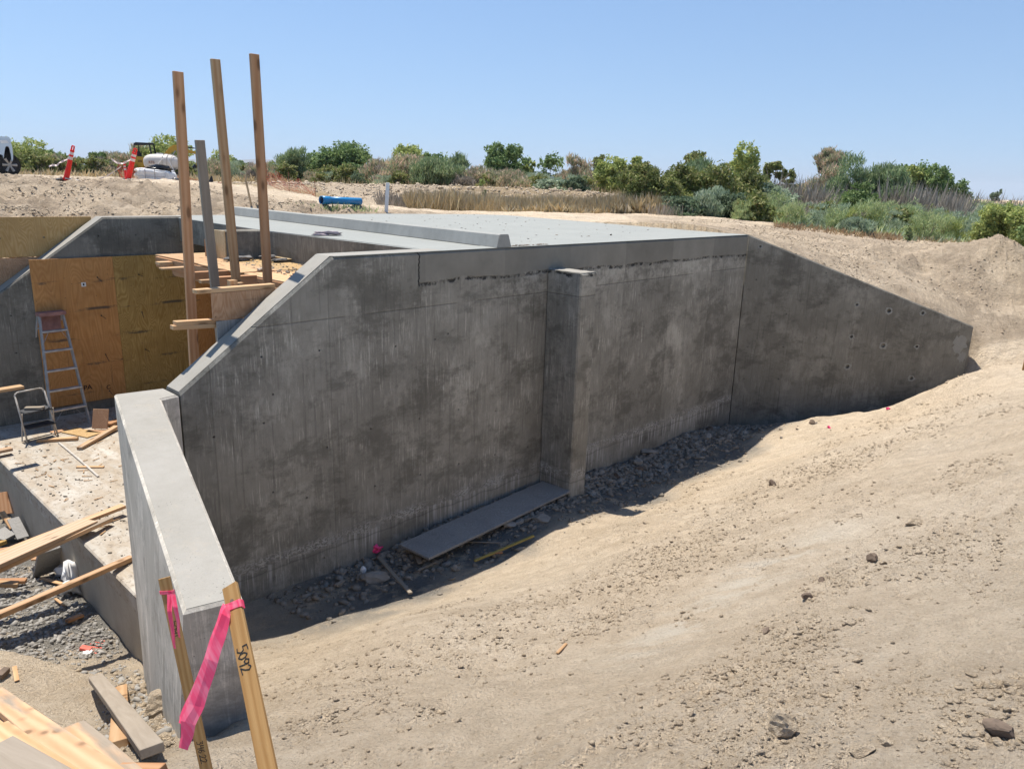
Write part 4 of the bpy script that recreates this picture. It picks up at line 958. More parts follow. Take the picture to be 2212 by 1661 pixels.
# pit debris
def gp(c, x, y, dz=.0): return gnd(*c(x, y), up=dz)
def pit(name, a, b, wd, th, mat, lab, da=0., db=0., c=c4, cat='board', upv=(0, 0, 1)):
    return tag(board(name, gp(c, *a, th+da), gp(c, *b, th+db), wd, th, mat, upv), lab, cat)
pit('lumber_board', (-60, 1268), (305, 1262), .085, .04, M_WOODR, 'reddish two by four in the pit, upper of two at the left edge', .05, .05)
pit('lumber_board', (-60, 1305), (215, 1300), .085, .05, M_WOOD, 'pale orange two by four in the pit, lower of two at the left edge', .10, .10)
pit('plywood_offcut', (60, 250), (90, 500), .18, .02, M_WOODR, 'orange board leaning beside the apron toe at the far left', .35, .1)
pit('grey_board', (590, 900), (530, 1180), .30, .03, M_PLYG, 'wide grey board slab leaning against the apron toe', .40, .02)
pit('plywood_offcut', (350, 1010), (480, 1000), .16, .02, M_PLYR, 'orange plywood corner sticking out below the wide plank', .15, .15)
pit('grey_board', (-30, 700), (150, 760), .28, .03, M_PLYG, 'dark grey board lying under splinters at the far left of the pit', .12, .08)
pit('grey_board', (150, 540), (270, 780), .14, .02, M_PLYG, 'narrow grey board with sawn point beside the apron toe', .25, .05)
pit('lumber_offcut', (20, 470), (150, 660), .07, .03, M_WOOD, 'splintered pale stick lying over the grey boards', .30, .15)
pit('lumber_offcut', (-30, 830), (70, 815), .06, .05, M_PLYY, 'olive wood block end at the left edge in the pit', .05, .05)
pit('lumber_offcut', (470, 1240), (720, 1300), .05, .012, M_WOOD, 'thin curved lath lying on the grey gravel', .03, .05)
pit('lumber_offcut', (640, 1480), (740, 1550), .03, .015, M_WOOD, 'small broken slat beside the white plastic film', .03, .03)
c = gp(c4, 860, 1400); lump('plastic_film', c + [0, 0, .08], (.10, .12, .16), M_WHITEP, 'crumpled white plastic film caught at the apron toe', 'plastic film', 21, 3, .8)
c = gp(c4, 790, 1245); lump('plastic_film', c + [0, 0, .08], (.10, .07, .08), M_WHITEP, 'small tuft of white plastic film above the slender board', 'plastic film', 22, 3, .8)
c5 = lambda x, y: ((x/2.65)/1.1302, (1250+y/2.65)/1.1302)
pit('lumber_offcut', (430, 700), (535, 665), .06, .03, M_WOODR, 'short reddish offcut on the gravel by the apron toe', .02, .02, c5)
pit('lumber_offcut', (525, 872), (590, 880), .06, .03, M_SPRAY, 'short block painted red beside the white disc', .02, .02, c5)
c = gp(c5, 567, 915, .012); bm = bmesh.new(); bm_cyl(bm, (0, 0, -.01), (0, 0, .012), .045, .045, 20); bm_cyl(bm, (0, 0, .012), (0, 0, .02), .022, .018, 16)
tag(obj('plastic_disc', bm_me(bm), M_WHITEP, None, Matrix.Translation(Vector(c))), 'round white plastic cap lying by the red painted block', 'plastic cap')
pit('lumber_offcut', (95, 1010), (110, 1090), .03, .006, M_WOOD, 'thin pale wood sliver on the sandy mound', .01, .01, c5)
pit('wood_block', (0, 1030), (42, 1035), .09, .04, M_STONED, 'small dark wood block at the left edge of the mound', .01, .01, c5)

# lumber near the wing wall end
c6 = lambda x, y: ((x/2.9105)/1.1302, (1480+y/2.9105)/1.1302)
pit('lumber_offcut', (858, 565), (845, 965), .085, .038, M_WOOD, 'short pine two by four lying under the long grey one', .0, .0, c6)
pit('lumber_board', (678, 498), (1078, 1000), .089, .04, M_WOODG, 'long weathered grey two by four lying across a pine offcut', .06, .05, c6)
pit('lumber_board', (520, 850), (1010, 1300), .10, .04, M_WOODS, 'whitish stained board beside the lumber pile, bottom left', .03, .02, c6)
pit('lumber_board', (-60, 600), (840, 1300), .115, .04, M_WOODS, 'wide pine plank with grey cement stains, top of the pile', .22, .16, c6)
pit('lumber_board', (-60, 730), (420, 1290), .10, .045, M_WOOD, 'pine plank half hidden under the stained top plank of the pile', .12, .10, c6)
pit('lumber_board', (-60, 860), (560, 1330), .12, .045, M_WOOD, 'clean orange pine plank, second in the bottom left pile', .20, .18, c6)
pit('lumber_board', (-60, 1000), (520, 1380), .13, .045, M_WOODG, 'grey weathered plank at the very bottom left corner', .26, .24, c6)
pit('lumber_offcut', (820, 1160), (1130, 1165), .07, .03, M_WOODR, 'reddish stick cut by the bottom edge below the stained board', .02, .02, c6)

# ------------------------------------------------------------------ marker stakes with flagging
camv = -np.array(RW[:, 2])*-1
tocam = RW @ np.array([0, 0, 1.])
def stroke(pts, r, M, parent, name='lettering'):
    """pen line drawn on a surface; pts in metres in the plane of M"""
    bm = bmesh.new()
    for pl_ in pts:
        for a, b in zip(pl_[:-1], pl_[1:]):
            a = Vector((*a, 0)); b = Vector((*b, 0)); d = (b-a)
            if d.length < 1e-6: continue
            d.normalize(); n_ = Vector((-d.y, d.x, 0))*r; e = d*r*.6
            bm.faces.new([bm.verts.new(p_) for p_ in (a-e-n_, b+e-n_, b+e+n_, a-e+n_)])
    return obj(name, bm_me(bm), M_INK, parent, M)
G = {'5': [[(.55, 1), (.12, .95), (.10, .58), (.42, .6), (.55, .35), (.35, .04), (.05, .08)]],
     '0': [[(.3, .85), (.08, .6), (.08, .25), (.3, .05), (.52, .3), (.5, .65), (.3, .85)]],
     '9': [[(.5, .8), (.25, .9), (.08, .65), (.25, .45), (.5, .6), (.5, .85), (.48, .4), (.4, .0)]],
     '2': [[(.08, .75), (.3, .95), (.5, .75), (.35, .4), (.05, .05), (.6, .12)]],
     '3': [[(.1, .9), (.45, .9), (.25, .6), (.5, .4), (.35, .08), (.05, .1)]],
     '4': [[(.15, .95), (.08, .5), (.5, .5)], [(.45, .9), (.45, 0)]],
     '6': [[(.45, .95), (.15, .6), (.08, .25), (.3, .05), (.5, .25), (.3, .5), (.1, .35)]],
     '.': [[(.2, .05), (.26, .1)]], '_': [[(-1.2, -.25), (.6, -.22)]], '1': [[(.3, .9), (.3, .0)]]}
def writing(txt, h, x0, parent, z, yoff, adv=.62, pen=.0011):
    """text running down the stake (local -x), letters' tops towards +y"""
    pl_ = []; x = 0
    for ch in txt:
        for s_ in G.get(ch, []): pl_.append([((x+a*h), b*h) for a, b in s_])
        if ch != '_': x += adv*h*(.4 if ch == '.' else 1)
    M = Matrix.Translation((x0, yoff, z)) @ Matrix.Rotation(math.pi, 4, 'Z')
    return stroke(pl_, pen, M, parent)
def lath(top, bot, dt, db, wpx, label, ext=.35):
    A = atD(*top, dt); B = atD(*bot, db); d = (A-B)/np.linalg.norm(A-B); B2 = B - d*ext
    e = empty('marker_stake', B2, label=label, cat='stake', M=frame(B2, A, tocam)); e.rotation_mode = 'XYZ'
    L = float(np.linalg.norm(A-B2)); bm = bmesh.new(); bm_box(bm, 0, L, -wpx/2, wpx/2, -.010, 0)
    bmesh.ops.bevel(bm, geom=list(bm.edges), offset=.0012, segments=1, affect='EDGES')
    obj('lath', bm_me(bm), M_LATH, e); return e, L, A, B2
e2, L2, A2, B2 = lath((494, 1263), (576, 1661), 1.80, 1.52, .0385, 'larger marker stake reading 5092 with long pink ribbon at the wall end')
writing('5092', .028, L2-.165, e2, .0012, .013, .58, .0012)
e1, L1, A1s, B1 = lath((353, 1248), (444, 1661), 2.35, 2.30, .036, 'smaller marker stake further left with short double pink ribbon')
writing('5091', .025, L1-.135, e1, .0012, .011, .52, .001)
writing('346.22', .022, L1-.505, e1, .0012, .010, .56, .0010)
bm = bmesh.new(); bm_cyl(bm, (L2-.045, 0, -.002), (L2-.045, 0, .0015), .0045, .0045, 10); obj('nail_hole', bm_me(bm), M_STONED, e2)
def ribbon(rows_, parent, name='ribbon', mat=None, thick=.0):
    """rows of (left px, right px, y px, depth, fold): a thin creased strip"""
    inv = parent.matrix_world.inverted(); bm = bmesh.new(); prev = None; rr = random.Random(len(rows_)); rw = []
    ph = [rr.uniform(0, 6) for _ in range(4)]
    n = len(rows_); K = 5
    for i in range(n-1):
        for j in range(K):
            f = j/K; rw.append([a*(1-f)+b*f for a, b in zip(rows_[i], rows_[i+1])])
    rw.append(list(rows_[-1]))
    for k, (xl, yl, xr, yr, d, f_) in enumerate(rw):
        cur = []; c1_ = .30+.12*math.sin(k*.23+ph[0]); c2_ = .68+.12*math.sin(k*.19+ph[1]); amp = [0, .0035*math.sin(k*.31+ph[2])+.003, -.0035*math.sin(k*.27+ph[3]), 0]
        jig = .8*math.sin(k*.7+ph[0])
        for cc, am in zip((0, c1_, c2_, 1), amp):
            cur.append(bm.verts.new(inv @ Vector(atD(xl+(xr-xl)*cc+jig, yl+(yr-yl)*cc, d-f_*.3*math.sin(cc*3.14)-am))))
        if prev:
            for i in range(3): bm.faces.new((prev[i], prev[i+1], cur[i+1], cur[i]))
        prev = cur
    me_ = bm_me(bm); return obj(name, me_, mat or M_RIB, parent)
bpy.context.view_layer.update()
# band round stake 2 and its tails
def band(parent, x0, x1, hw, nm='ribbon_band'):
    bm = bmesh.new(); bm_box(bm, x0, x1, -hw, hw, -.0125, .0022); bmesh.ops.subdivide_edges(bm, edges=bm.edges, cuts=2, use_grid_fill=True)
    rr = random.Random(4)
    for v in bm.verts: v.co.x += v.co.y*.22 + rr.uniform(-.0015, .0015); v.co.z += rr.uniform(-.0004, .0008)*(1 if v.co.z > 0 else -1)
    return obj(nm, bm_me(bm), M_RIB, parent)
band(e2, L2-.068, L2-.048, .0215); band(e1, L1-.052, L1-.040, .020)
rib2 = [(482, 1302, 500, 1322, 1.76, .0), (474, 1322, 497, 1335, 1.74, .012), (458, 1368, 487, 1380, 1.72, .016), (441, 1420, 470, 1432, 1.70, .010), (424, 1472, 454, 1486, 1.69, -.010), (406, 1520, 440, 1528, 1.68, -.012), (391, 1556, 423, 1566, 1.67, .010), (390, 1590, 415, 1596, 1.67, .006), (387, 1614, 406, 1620, 1.67, .0)]
ribbon(rib2, e2)
ribbon([(480, 1308, 496, 1326, 1.78, 0), (462, 1360, 478, 1368, 1.76, .01), (440, 1425, 456, 1436, 1.74, .01), (408, 1500, 436, 1515, 1.72, -.01), (388, 1546, 420, 1556, 1.71, .01), (386, 1560, 412, 1575, 1.70, 0)], e2)
ribbon([(360, 1283, 374, 1284, 2.30, 0), (362, 1320, 372, 1320, 2.28, .006), (369, 1370, 377, 1371, 2.28, .004), (376, 1400, 381, 1401, 2.28, 0)], e1)
ribbon([(366, 1282, 378, 1283, 2.29, 0), (374, 1310, 385, 1312, 2.27, .006), (381, 1345, 388, 1346, 2.27, .004), (386, 1376, 390, 1377, 2.27, 0)], e1)

# ------------------------------------------------------------------ things at the foot of the side wall
c7 = lambda x, y: ((800+x/2.765)/1.1302, (1000+y/2.765)/1.1302)
zg = -3.13
pa, pb, pc, pd = at(*c7(472, 903), zg), at(*c7(1440, 480), zg), at(*c7(1650, 548), zg), at(*c7(693, 1003), zg)
o = board('plywood_plank', (pa+pd)/2, (pb+pc)/2, float(np.linalg.norm(pc-pb))*.93, .03, M_PLYG); tag(o, 'long grey plywood plank lying in shade along the foot of the wall', 'plank')
def grd(name, a, b, wd, th, mat, lab, cat, dz=.03, c=c7, dzb=None):
    A = gnd(*c(*a), up=th+dz); B = gnd(*c(*b), up=th+(dz if dzb is None else dzb)); return tag(board(name, A, B, wd, th, mat), lab, cat)
stk = grd('wood_stake', (345, 1000), (560, 1235), .04, .02, M_WOODG, 'wooden stake with torn pink tape lying in the wall shadow', 'stake', .05)
A = gnd(*c7(335, 990)); lump('tape_knot', A + [0, 0, .08], (.05, .04, .035), M_PINK, None, None, 31, 3, .8).name
tk = bpy.data.objects['tape_knot']; bpy.context.view_layer.update(); tk.parent = stk; tk.matrix_parent_inverse = stk.matrix_world.inverted()
grd('yellow_stick', (990, 1015), (1390, 855), .03, .02, M_YSTICK, 'yellow painted stick lying at the edge of the wall shadow', 'stick', .04)
grd('broken_stick', (1085, 975), (1180, 965), .03, .02, M_WOODR, 'short brown stick crossing the yellow stick', 'stick', .05)
grd('wood_sliver', (610, 1085), (725, 1030), .03, .015, M_WOODG, 'pale wood sliver right of the pink taped stake', 'sliver', .03)
grd('wood_sliver', (600, 990), (625, 1035), .05, .02, M_WOODG, 'short upright sliver below the plank corner', 'sliver', .05)
grd('wood_sliver', (55, 1190), (105, 1150), .04, .02, M_WOODG, 'small bark sliver at the left end of the wall shadow', 'sliver', .03)
grd('wood_sliver', (945, 900), (1165, 900), .02, .01, M_WOODG, 'thin straight sliver lying below the plywood plank', 'sliver', .03)
grd('wood_sliver', (1550, 1640), (1610, 1575), .02, .01, M_WOOD, 'pale wood splinter lying on the sunlit slope', 'sliver', .005)
sp = [(1220, 800, (.17, .11, .10), M_STONEG, 'rounded grey concrete lump touching the edge of the plywood plank'), (1300, 768, (.16, .10, .05), M_STONEG, 'flat pale concrete slab piece between lump and larger slab'), (1440, 745, (.24, .13, .07), M_STONEG, 'largest flat concrete slab piece beside the plywood plank'),
      (1780, 580, (.12, .08, .06), M_STONEG, 'pale angular stone just right of the buttress foot'), (1955, 470, (.20, .10, .09), M_STONED, 'brown oblong stone right of the buttress'), (315, 1145, (.26, .17, .10), M_STONEG, 'broad gravelly lump of spilled concrete left of the taped stake'), (860, 1085, (.09, .07, .06), M_STONEG, 'single pale stone below the plank end')]
for i, (x, y, dm, mt, lb) in enumerate(sp):
    A = gnd(*c7(x, y)); boxrock('concrete_lump' if 'concrete' in lb else 'stone', A + [0, 0, dm[2]*.35], dm, mt, 40+i, (0, .1, i*1.3), lb, 'stone')
A = gnd(*c7(240, 1118)); lump('paper_cup', A + [0, 0, .05], (.035, .035, .05), M_WHITEP, 'small white cup lying on the spilled concrete lump', 'cup', 5, 2, .1)
c8 = lambda x, y: ((1400+x/3.687)/1.1302, (850+y/3.687)/1.1302)
sp = [(700, 960, (.36, .17, .09), M_STONEG, 'long flat concrete shard lying highest in the rubble'), (570, 1050, (.17, .15, .12), M_STONEG, 'angular grey boulder below the long shard'), (590, 1105, (.16, .10, .07), M_STONED, 'brownish stone under the angular grey boulder'), (1180, 830, (.20, .20, .10), M_STONEG, 'tilted concrete slab shard near the wall corner'),
      (1100, 885, (.12, .09, .08), M_STONEG, 'round stone left of the tilted shard'), (810, 1120, (.18, .07, .04), M_STONEG, 'thin tapering shard at the edge of the rubble'), (640, 930, (.14, .09, .07), M_STONED, 'dark round stone against the wall behind the long shard'), (1225, 745, (.20, .10, .08), M_STONED, 'brown mossy lump at the foot of the wall corner'),
      (1985, 655, (.10, .08, .09), M_STONE, 'tan stone perched on the crest under the wing wall'), (2145, 685, (.10, .09, .07), M_STONED, 'dark stone right of the perched tan one'), (1790, 1240, (.10, .08, .08), M_STONED, 'brown stone on the slope below the wing wall'), (160, 1325, (.16, .10, .05), M_STONEG, 'flat pale stone at the foot of the buttress')]
for i, (x, y, dm, mt, lb) in enumerate(sp):
    A = gnd(*c8(x, y)); boxrock('stone', A + [0, 0, dm[2]*.35], dm, mt, 70+i, (.1, .15 if 'tilted' not in lb else .6, i*1.1+.4), lb, 'stone')
c9 = lambda x, y: ((1700+x/2.4537)/1.1302, (1200+y/2.4537)/1.1302)
sp = [(490, 1440, (.11, .08, .08), M_DIRT, 'squarish pale topped stone, biggest on the lower right slope'), (1048, 425, (.085, .06, .06), M_STONED, 'dark brown stone with small pebble beside it on the slope'), (1305, 205, (.13, .08, .05), M_DIRT, 'flat tan stone, higher and right of the dark brown one'), (1110, 438, (.05, .04, .03), M_DIRT, 'small tan pebble touching the dark brown stone'),
      (665, 645, (.07, .05, .04), M_STONED, 'dark chip above the heap of clods'), (990, 1590, (.07, .08, .04), M_DIRT, 'rounded buried stone near the bottom edge, right of centre'), (420, 850, (.05, .04, .03), M_STONED, 'small dark stone left of the heap of clods'), (1118, 1535, (.05, .05, .03), M_DIRT, 'small tan stone right of the rounded buried stone'),
      (745, 545, (.05, .03, .03), M_STONED, 'tiny dark chip below the pale streak'), (1790, 1470, (.09, .06, .05), M_STONED, 'dark clod stone in the bottom right corner')]
for i, (x, y, dm, mt, lb) in enumerate(sp):
    A = gnd(*c9(x, y)); boxrock('stone', A + [0, 0, dm[2]*.3], dm, mt, 100+i, (.05, .05, i*1.7), lb, 'stone')
for (px, py, lb, sd_) in ((1918, 886, 'bright pink tape scrap on the crest under the wing wall', 1), (1789, 925, 'faded red tape scrap lying left of the brighter one', 2)):
    A = gnd(px, py); lump('tape_scrap', A + [0, 0, .02], (.035, .03, .025), M_PINK, lb, 'tape scrap', 50+sd_, 2, .9)
A = gnd(2211, 801); B = A + np.array([.01, 0, .62]); tag(board('wood_stake', A-[0, 0, .2], B, .04, .02, M_LATH, upv=(0, -1, 0)), 'orange wooden stake cut by the right edge of the picture', 'stake')
A = gnd(340, 1555) ; boxrock('concrete_lump', A+[.02, .03, .05], (.22, .20, .14), M_DIRT, 140, (0, .2, .4), 'big crusty concrete lump against the near wing wall foot', 'concrete lump')

# ------------------------------------------------------------------ clods, rubble and crumbs (uncountable)
def icos():
    bm = bmesh.new(); bmesh.ops.create_icosphere(bm, subdivisions=1, radius=1)
    Vv = np.array([v.co[:] for v in bm.verts]); Ff = np.array([[v.index for v in f.verts] for f in bm.faces]); bm.free(); return Vv, Ff
IV, IF = icos()
rng_ = np.random.default_rng(5)
def clods(name, x, y, r, mat, side=None, flat=(.45, .85), label=None, sink=.3, zfix=None, ang=True):
    n = len(x); z = Hg(x, y, side) if zfix is None else np.full(n, zfix)
    V_ = np.repeat(IV[None], n, 0)*(1+rng_.uniform(-.42, .38, (n, 12, 1)))
    sc_ = np.stack([rng_.uniform(.8, 1.5, n), rng_.uniform(.7, 1.1, n), rng_.uniform(*flat, n)], -1)*r[:, None]
    V_ = V_*sc_[:, None]; a = rng_.uniform(0, 6.28, n); c_, s_ = np.cos(a)[:, None], np.sin(a)[:, None]
    tl_ = rng_.uniform(-.5, .5, n)[:, None]; Z_ = V_[..., 2]+V_[..., 0]*tl_
    X_ = V_[..., 0]*c_-V_[..., 1]*s_ + x[:, None]; Y_ = V_[..., 0]*s_+V_[..., 1]*c_ + y[:, None]; Z_ = Z_ + (z + r*flat[0]*(1-sink*2))[:, None]
    Fq = (IF[None]+np.arange(n)[:, None, None]*12).reshape(-1, 3)
    o = obj(name, np_me(np.stack([X_, Y_, Z_], -1).reshape(-1, 3), Fq, name), mat); tag(o, kind='stuff'); 
    return o
def sizes(n, lo, hi, p=2.6): return lo + (hi-lo)*rng_.random(n)**p
def stxy(s, t): P = O[None, :2] + s[:, None]*U[None, :2] + t[:, None]*WV[None, :2]; return P[:, 0], P[:, 1]
# slope clods: clustered in bands along the tool tracks
def field(n, keep):
    d = 1.2*(16/1.2)**rng_.random(n*5); ax = rng_.uniform(-.62, .72, n*5); x = ax*d; y = d
    k = keep(x, y); return x[k][:n], y[k][:n]
def kslope(x, y):
    s = (x-O[0])*U[0]+(y-O[1])*U[1]; t = (x-O[0])*WV[0]+(y-O[1])*WV[1]
    cl = fbm(s*.9+3, t*2.6, 4, 91) + .5*fbm(x*3, y*3, 3, 92)
    return (x > xb(y)+.2) & (y < 13.4) & (t < -1.0) & (cl > rng_.uniform(.0, .62, x.shape))
x, y = field(26000, kslope); r = sizes(len(x), .003, .017, 4.5)*(.55+.09*y); clods('soil_clods', x, y, r, M_DIRT, np.ones(len(x)))
n = 9000; s = rng_.uniform(-11.2, -3.2, n); t = rng_.normal(-3.42, .30, n) + .05*(s+7); k = fbm(s*1.2, t*2.2, 3, 93) > rng_.uniform(-.45, .35, n); x, y = stxy(s[k], t[k]); k = x > xb(y)+.3; x, y = x[k], y[k]; clods('soil_clods', x, y, sizes(len(x), .003, .017, 4)*(.7+.06*y), M_DIRT, np.ones(len(x)))
n = 6000; s = rng_.uniform(-11.5, -6, n); t = rng_.uniform(-6.6, -4.6, n); k = (fbm(s*2, t*3, 4, 94) > rng_.uniform(-.05, .4, n)); x, y = stxy(s[k], t[k]); clods('soil_clods', x, y, sizes(len(x), .0025, .011, 4), M_DIRT, np.ones(len(x)))
# the heap and line of clods on the lower slope
cx_ = []; 
for (px, py, sx, n) in ((1745, 1365, .13, 260), (1640, 1450, .13, 170), (1560, 1500, .16, 120), (1800, 1410, .10, 40), (2190, 1520, .13, 190), (2120, 1600, .12, 190), (2150, 1480, .12, 50), (1500, 1330, .1, 30), (900, 1545, .10, 40), (1095, 1400, .07, 40), (1300, 1270, .05, 12)):
    A = gnd(px, py); cx_.append(np.stack([rng_.normal(A[0], sx, n), rng_.normal(A[1], sx*.9, n)], 1))
cx_ = np.concatenate(cx_); clods('soil_clods', cx_[:, 0], cx_[:, 1], sizes(len(cx_), .004, .020, 2.8), M_DIRT, np.ones(len(cx_)))
# rubble at the wall foot
n = 9000; s = rng_.uniform(-9.3, -.1, n); t = -.03-np.abs(rng_.normal(0, .42, n)); k = (rng_.random(n) < sstep(-9.6, -4.5, s)*.8+.2) & ((s < -5.3) | (s > -4.8) | (t < -.6)); s, t = s[k], t[k]
x, y = stxy(s, t); clods('wall_rubble', x, y, sizes(len(x), .008, .05, 3), M_CLODG, np.ones(len(x)))
n = 260; s = rng_.uniform(-8.9, -.3, n); t = -.06-np.abs(rng_.normal(0, .35, n)); k = ((s < -5.35) | (s > -4.75)) & ((s > -4.8) | (rng_.random(n) < .3)); x, y = stxy(s[k], t[k]); clods('wall_rubble', x, y, sizes(len(x), .03, .085, 2), M_STONEG, np.ones(len(x)), (.3, .6))
# pit gravel on the left and along the wing foot
def kpit(x, y):
    s = (x-O[0])*U[0]+(y-O[1])*U[1]; g, _, _ = masks(x, y, -np.ones_like(x))
    return (x < xb(y)-.15) & (y < 12.5) & (s < -10.3) & (g > rng_.uniform(.1, 1, x.shape))
d = rng_.uniform(2.6, 12, 60000); x = xb(d) - rng_.uniform(.15, 4.5, 60000)*(.3+.1*d); k = kpit(x, d); x, y = x[k][:9000], d[k][:9000]
clods('pit_gravel', x, y, sizes(len(x), .006, .034, 3.4), M_GRAVEL, -np.ones(len(x)))
n = 1300; y = rng_.uniform(2.75, 6.2, n); x = xb(y) - .14 - np.abs(rng_.normal(0, .16, n)); clods('pit_gravel', x, y, sizes(n, .006, .035, 3), M_DIRT, -np.ones(n))
# embankment clods behind the far wall
n = 26000; y = 12.8+9.5*rng_.random(n)**1.3; x = -rng_.uniform(.18, .80, n)*y - .5; t = (x-O[0])*WV[0]+(y-O[1])*WV[1]
cl = fbm(x*1.1, y*1.1, 4, 95); k = (t > 8.3) & (cl > rng_.uniform(-.3, .4, n)); x, y = x[k], y[k]; clods('bank_clods', x, y, sizes(len(x), .008, .034, 3.6), M_DIRT, -np.ones(len(x)))
n = 3000; y = rng_.uniform(33.5, 39, n); x = rng_.uniform(-14, 5, n); clods('bank_clods', x, y, sizes(n, .02, .10, 3), M_DIRT, np.ones(n))
# backfill clods right of the deck and mound
n = 26000; y = rng_.uniform(13.8, 21.5, n); x = 3.6 + rng_.uniform(0, 1, n)*(.8*y-1); cl = fbm(x*1.2, y*1.2, 4, 97); k = (cl > rng_.uniform(-.3, .45, n)) & (((x-O[0])-(y-O[1])*-.78) > .25); x, y = x[k], y[k]
clods('backfill_clods', x, y, sizes(len(x), .006, .026, 4), M_DIRT, np.ones(len(x)))
# crumbs on the apron and platform
n = 2600; s = rng_.uniform(-10.15, -7.2, n); t = rng_.uniform(.5, 7.3, n); k = fbm(s*1.3, t*1.3, 3, 99) > rng_.uniform(-.25, .35, n); x, y = stxy(s[k], t[k]); clods('apron_crumbs', x, y, sizes(len(x), .004, .022, 3.5), M_CLODG, None, zfix=zF)
n = 900; s = rng_.uniform(-7.9, -7.2, n); t = rng_.uniform(.6, 3.6, n); x, y = stxy(s, t); clods('platform_crumbs', x, y, sizes(n, .004, .02, 3), M_CLODG, None, zfix=zP)
n = 120; s = rng_.uniform(-5.95, -5.2, n); t = .05+np.abs(rng_.normal(0, .05, n)); x, y = stxy(s, t); clods('deck_crumbs', x, y, sizes(n, .004, .014, 2), M_STONED, None, zfix=.006)
n = 150; s = rng_.uniform(-5.2, .6, n); t = rng_.uniform(.5, 7.4, n); x, y = stxy(s, t); clods('deck_crumbs', x, y, sizes(n, .006, .026, 2), M_CLODG, None, flat=(.12, .25), zfix=.004)
# splinters on the apron
n = 130; s = rng_.uniform(-10.1, -8.4, n); t = rng_.uniform(.5, 6.5, n); x, y = stxy(s, t); Vv = []; Ff = []
for i in range(n):
    a = rng_.uniform(0, 3.14); L = rng_.uniform(.03, .14); w_ = rng_.uniform(.003, .010); dx, dy = math.cos(a)*L/2, math.sin(a)*L/2; nx, ny = -math.sin(a)*w_, math.cos(a)*w_; z0 = zF+.006; k = len(Vv)
    for zz in (0, .008):
        Vv += [(x[i]-dx-nx, y[i]-dy-ny, z0+zz), (x[i]+dx-nx*.3, y[i]+dy-ny*.3, z0+zz), (x[i]+dx+nx*.3, y[i]+dy+ny*.3, z0+zz), (x[i]-dx+nx, y[i]-dy+ny, z0+zz)]
    Ff += [(k+4, k+5, k+6, k+7), (k, k+1, k+5, k+4), (k+1, k+2, k+6, k+5), (k+2, k+3, k+7, k+6), (k+3, k, k+4, k+7)]
tag(obj('wood_splinters', np_me(Vv, Ff), M_WOOD), kind='stuff')
# red spray marks beside the cap
bm = bmesh.new(); rr = random.Random(3)
for i in range(120):
    A = gnd(*c5(600+rr.gauss(30, 22), 862+rr.gauss(20, 18))); k = rr.uniform(.004, .011); bmesh.ops.create_icosphere(bm, subdivisions=1, radius=k, matrix=Matrix.Translation(Vector(A)) @ Matrix.Diagonal((1, 1, .4, 1)))
tag(obj('red_paint_specks', bm_me(bm), M_SPRAY), kind='stuff')

# ------------------------------------------------------------------ vegetation
def leafmat(name, cols, tl=.3, rough=.7):
    q = NT(name); ge = q.n('ShaderNodeNewGeometry'); k = len(cols)
    r = q.ramp(ge.outputs['Random Per Island'], [(i/(k-1), c_) for i, c_ in enumerate(cols)])
    nz = q.noise(q.co(), .9, 4); c = q.mix(1., r, q.ramp(nz, [(.3, .72), (.7, 1.25)]), 'MULTIPLY')
    q.color(c); q.set(Roughness=rough, Specular_IOR_Level=.25)
    t = q.n('ShaderNodeBsdfTranslucent'); q.put(t.inputs[0], c); mx = q.n('ShaderNodeMixShader'); mx.inputs[0].default_value = tl
    q.t.links.new(q.b.outputs[0], mx.inputs[1]); q.t.links.new(t.outputs[0], mx.inputs[2]); q.t.links.new(mx.outputs[0], q.out.inputs[0]); return q.m
L_GREEN = leafmat('leaf_green', [(0.120, 0.185, 0.067), (0.194, 0.287, 0.102), (0.279, 0.359, 0.148)])
L_YEL = leafmat('leaf_yellowgreen', [(0.223, 0.290, 0.091), (0.362, 0.429, 0.138), (0.526, 0.538, 0.197)])
L_OLIVE = leafmat('leaf_olive', [(.11, .14, .045), (.19, .235, .065), (.28, .31, .11), (.33, .29, .14)])
L_DARK = leafmat('leaf_dark', [(0.072, 0.112, 0.065), (0.139, 0.194, 0.108), (0.224, 0.288, 0.178)])
L_SAGE = leafmat('leaf_sage', [(0.213, 0.280, 0.181), (0.349, 0.431, 0.284), (0.501, 0.568, 0.420)])
L_TAM = leafmat('tamarisk', [(0.179, 0.246, 0.134), (0.312, 0.356, 0.200), (0.535, 0.424, 0.290), (0.757, 0.535, 0.424)])
L_TAMG = leafmat('tamarisk_green', [(0.134, 0.200, 0.112), (0.246, 0.334, 0.156), (0.380, 0.424, 0.246)])
L_GREY = leafmat('dry_reed', [(.24, .21, .17), (.33, .29, .24), (.44, .39, .33)], .25)
L_GOLD = leafmat('dry_grass', [(.36, .26, .13), (.48, .36, .19), (.56, .45, .28), (.34, .30, .18), (.42, .37, .29)], .3)
L_RUST = leafmat('rust_weed', [(.30, .19, .11), (.40, .27, .16), (.40, .32, .18)], .2)
L_GRASS = leafmat('green_weed', [(0.222, 0.309, 0.138), (0.360, 0.446, 0.207), (0.550, 0.568, 0.293)])
M_BARK = plain('bark', (.19, .15, .12), .95, 0, .3, .1)
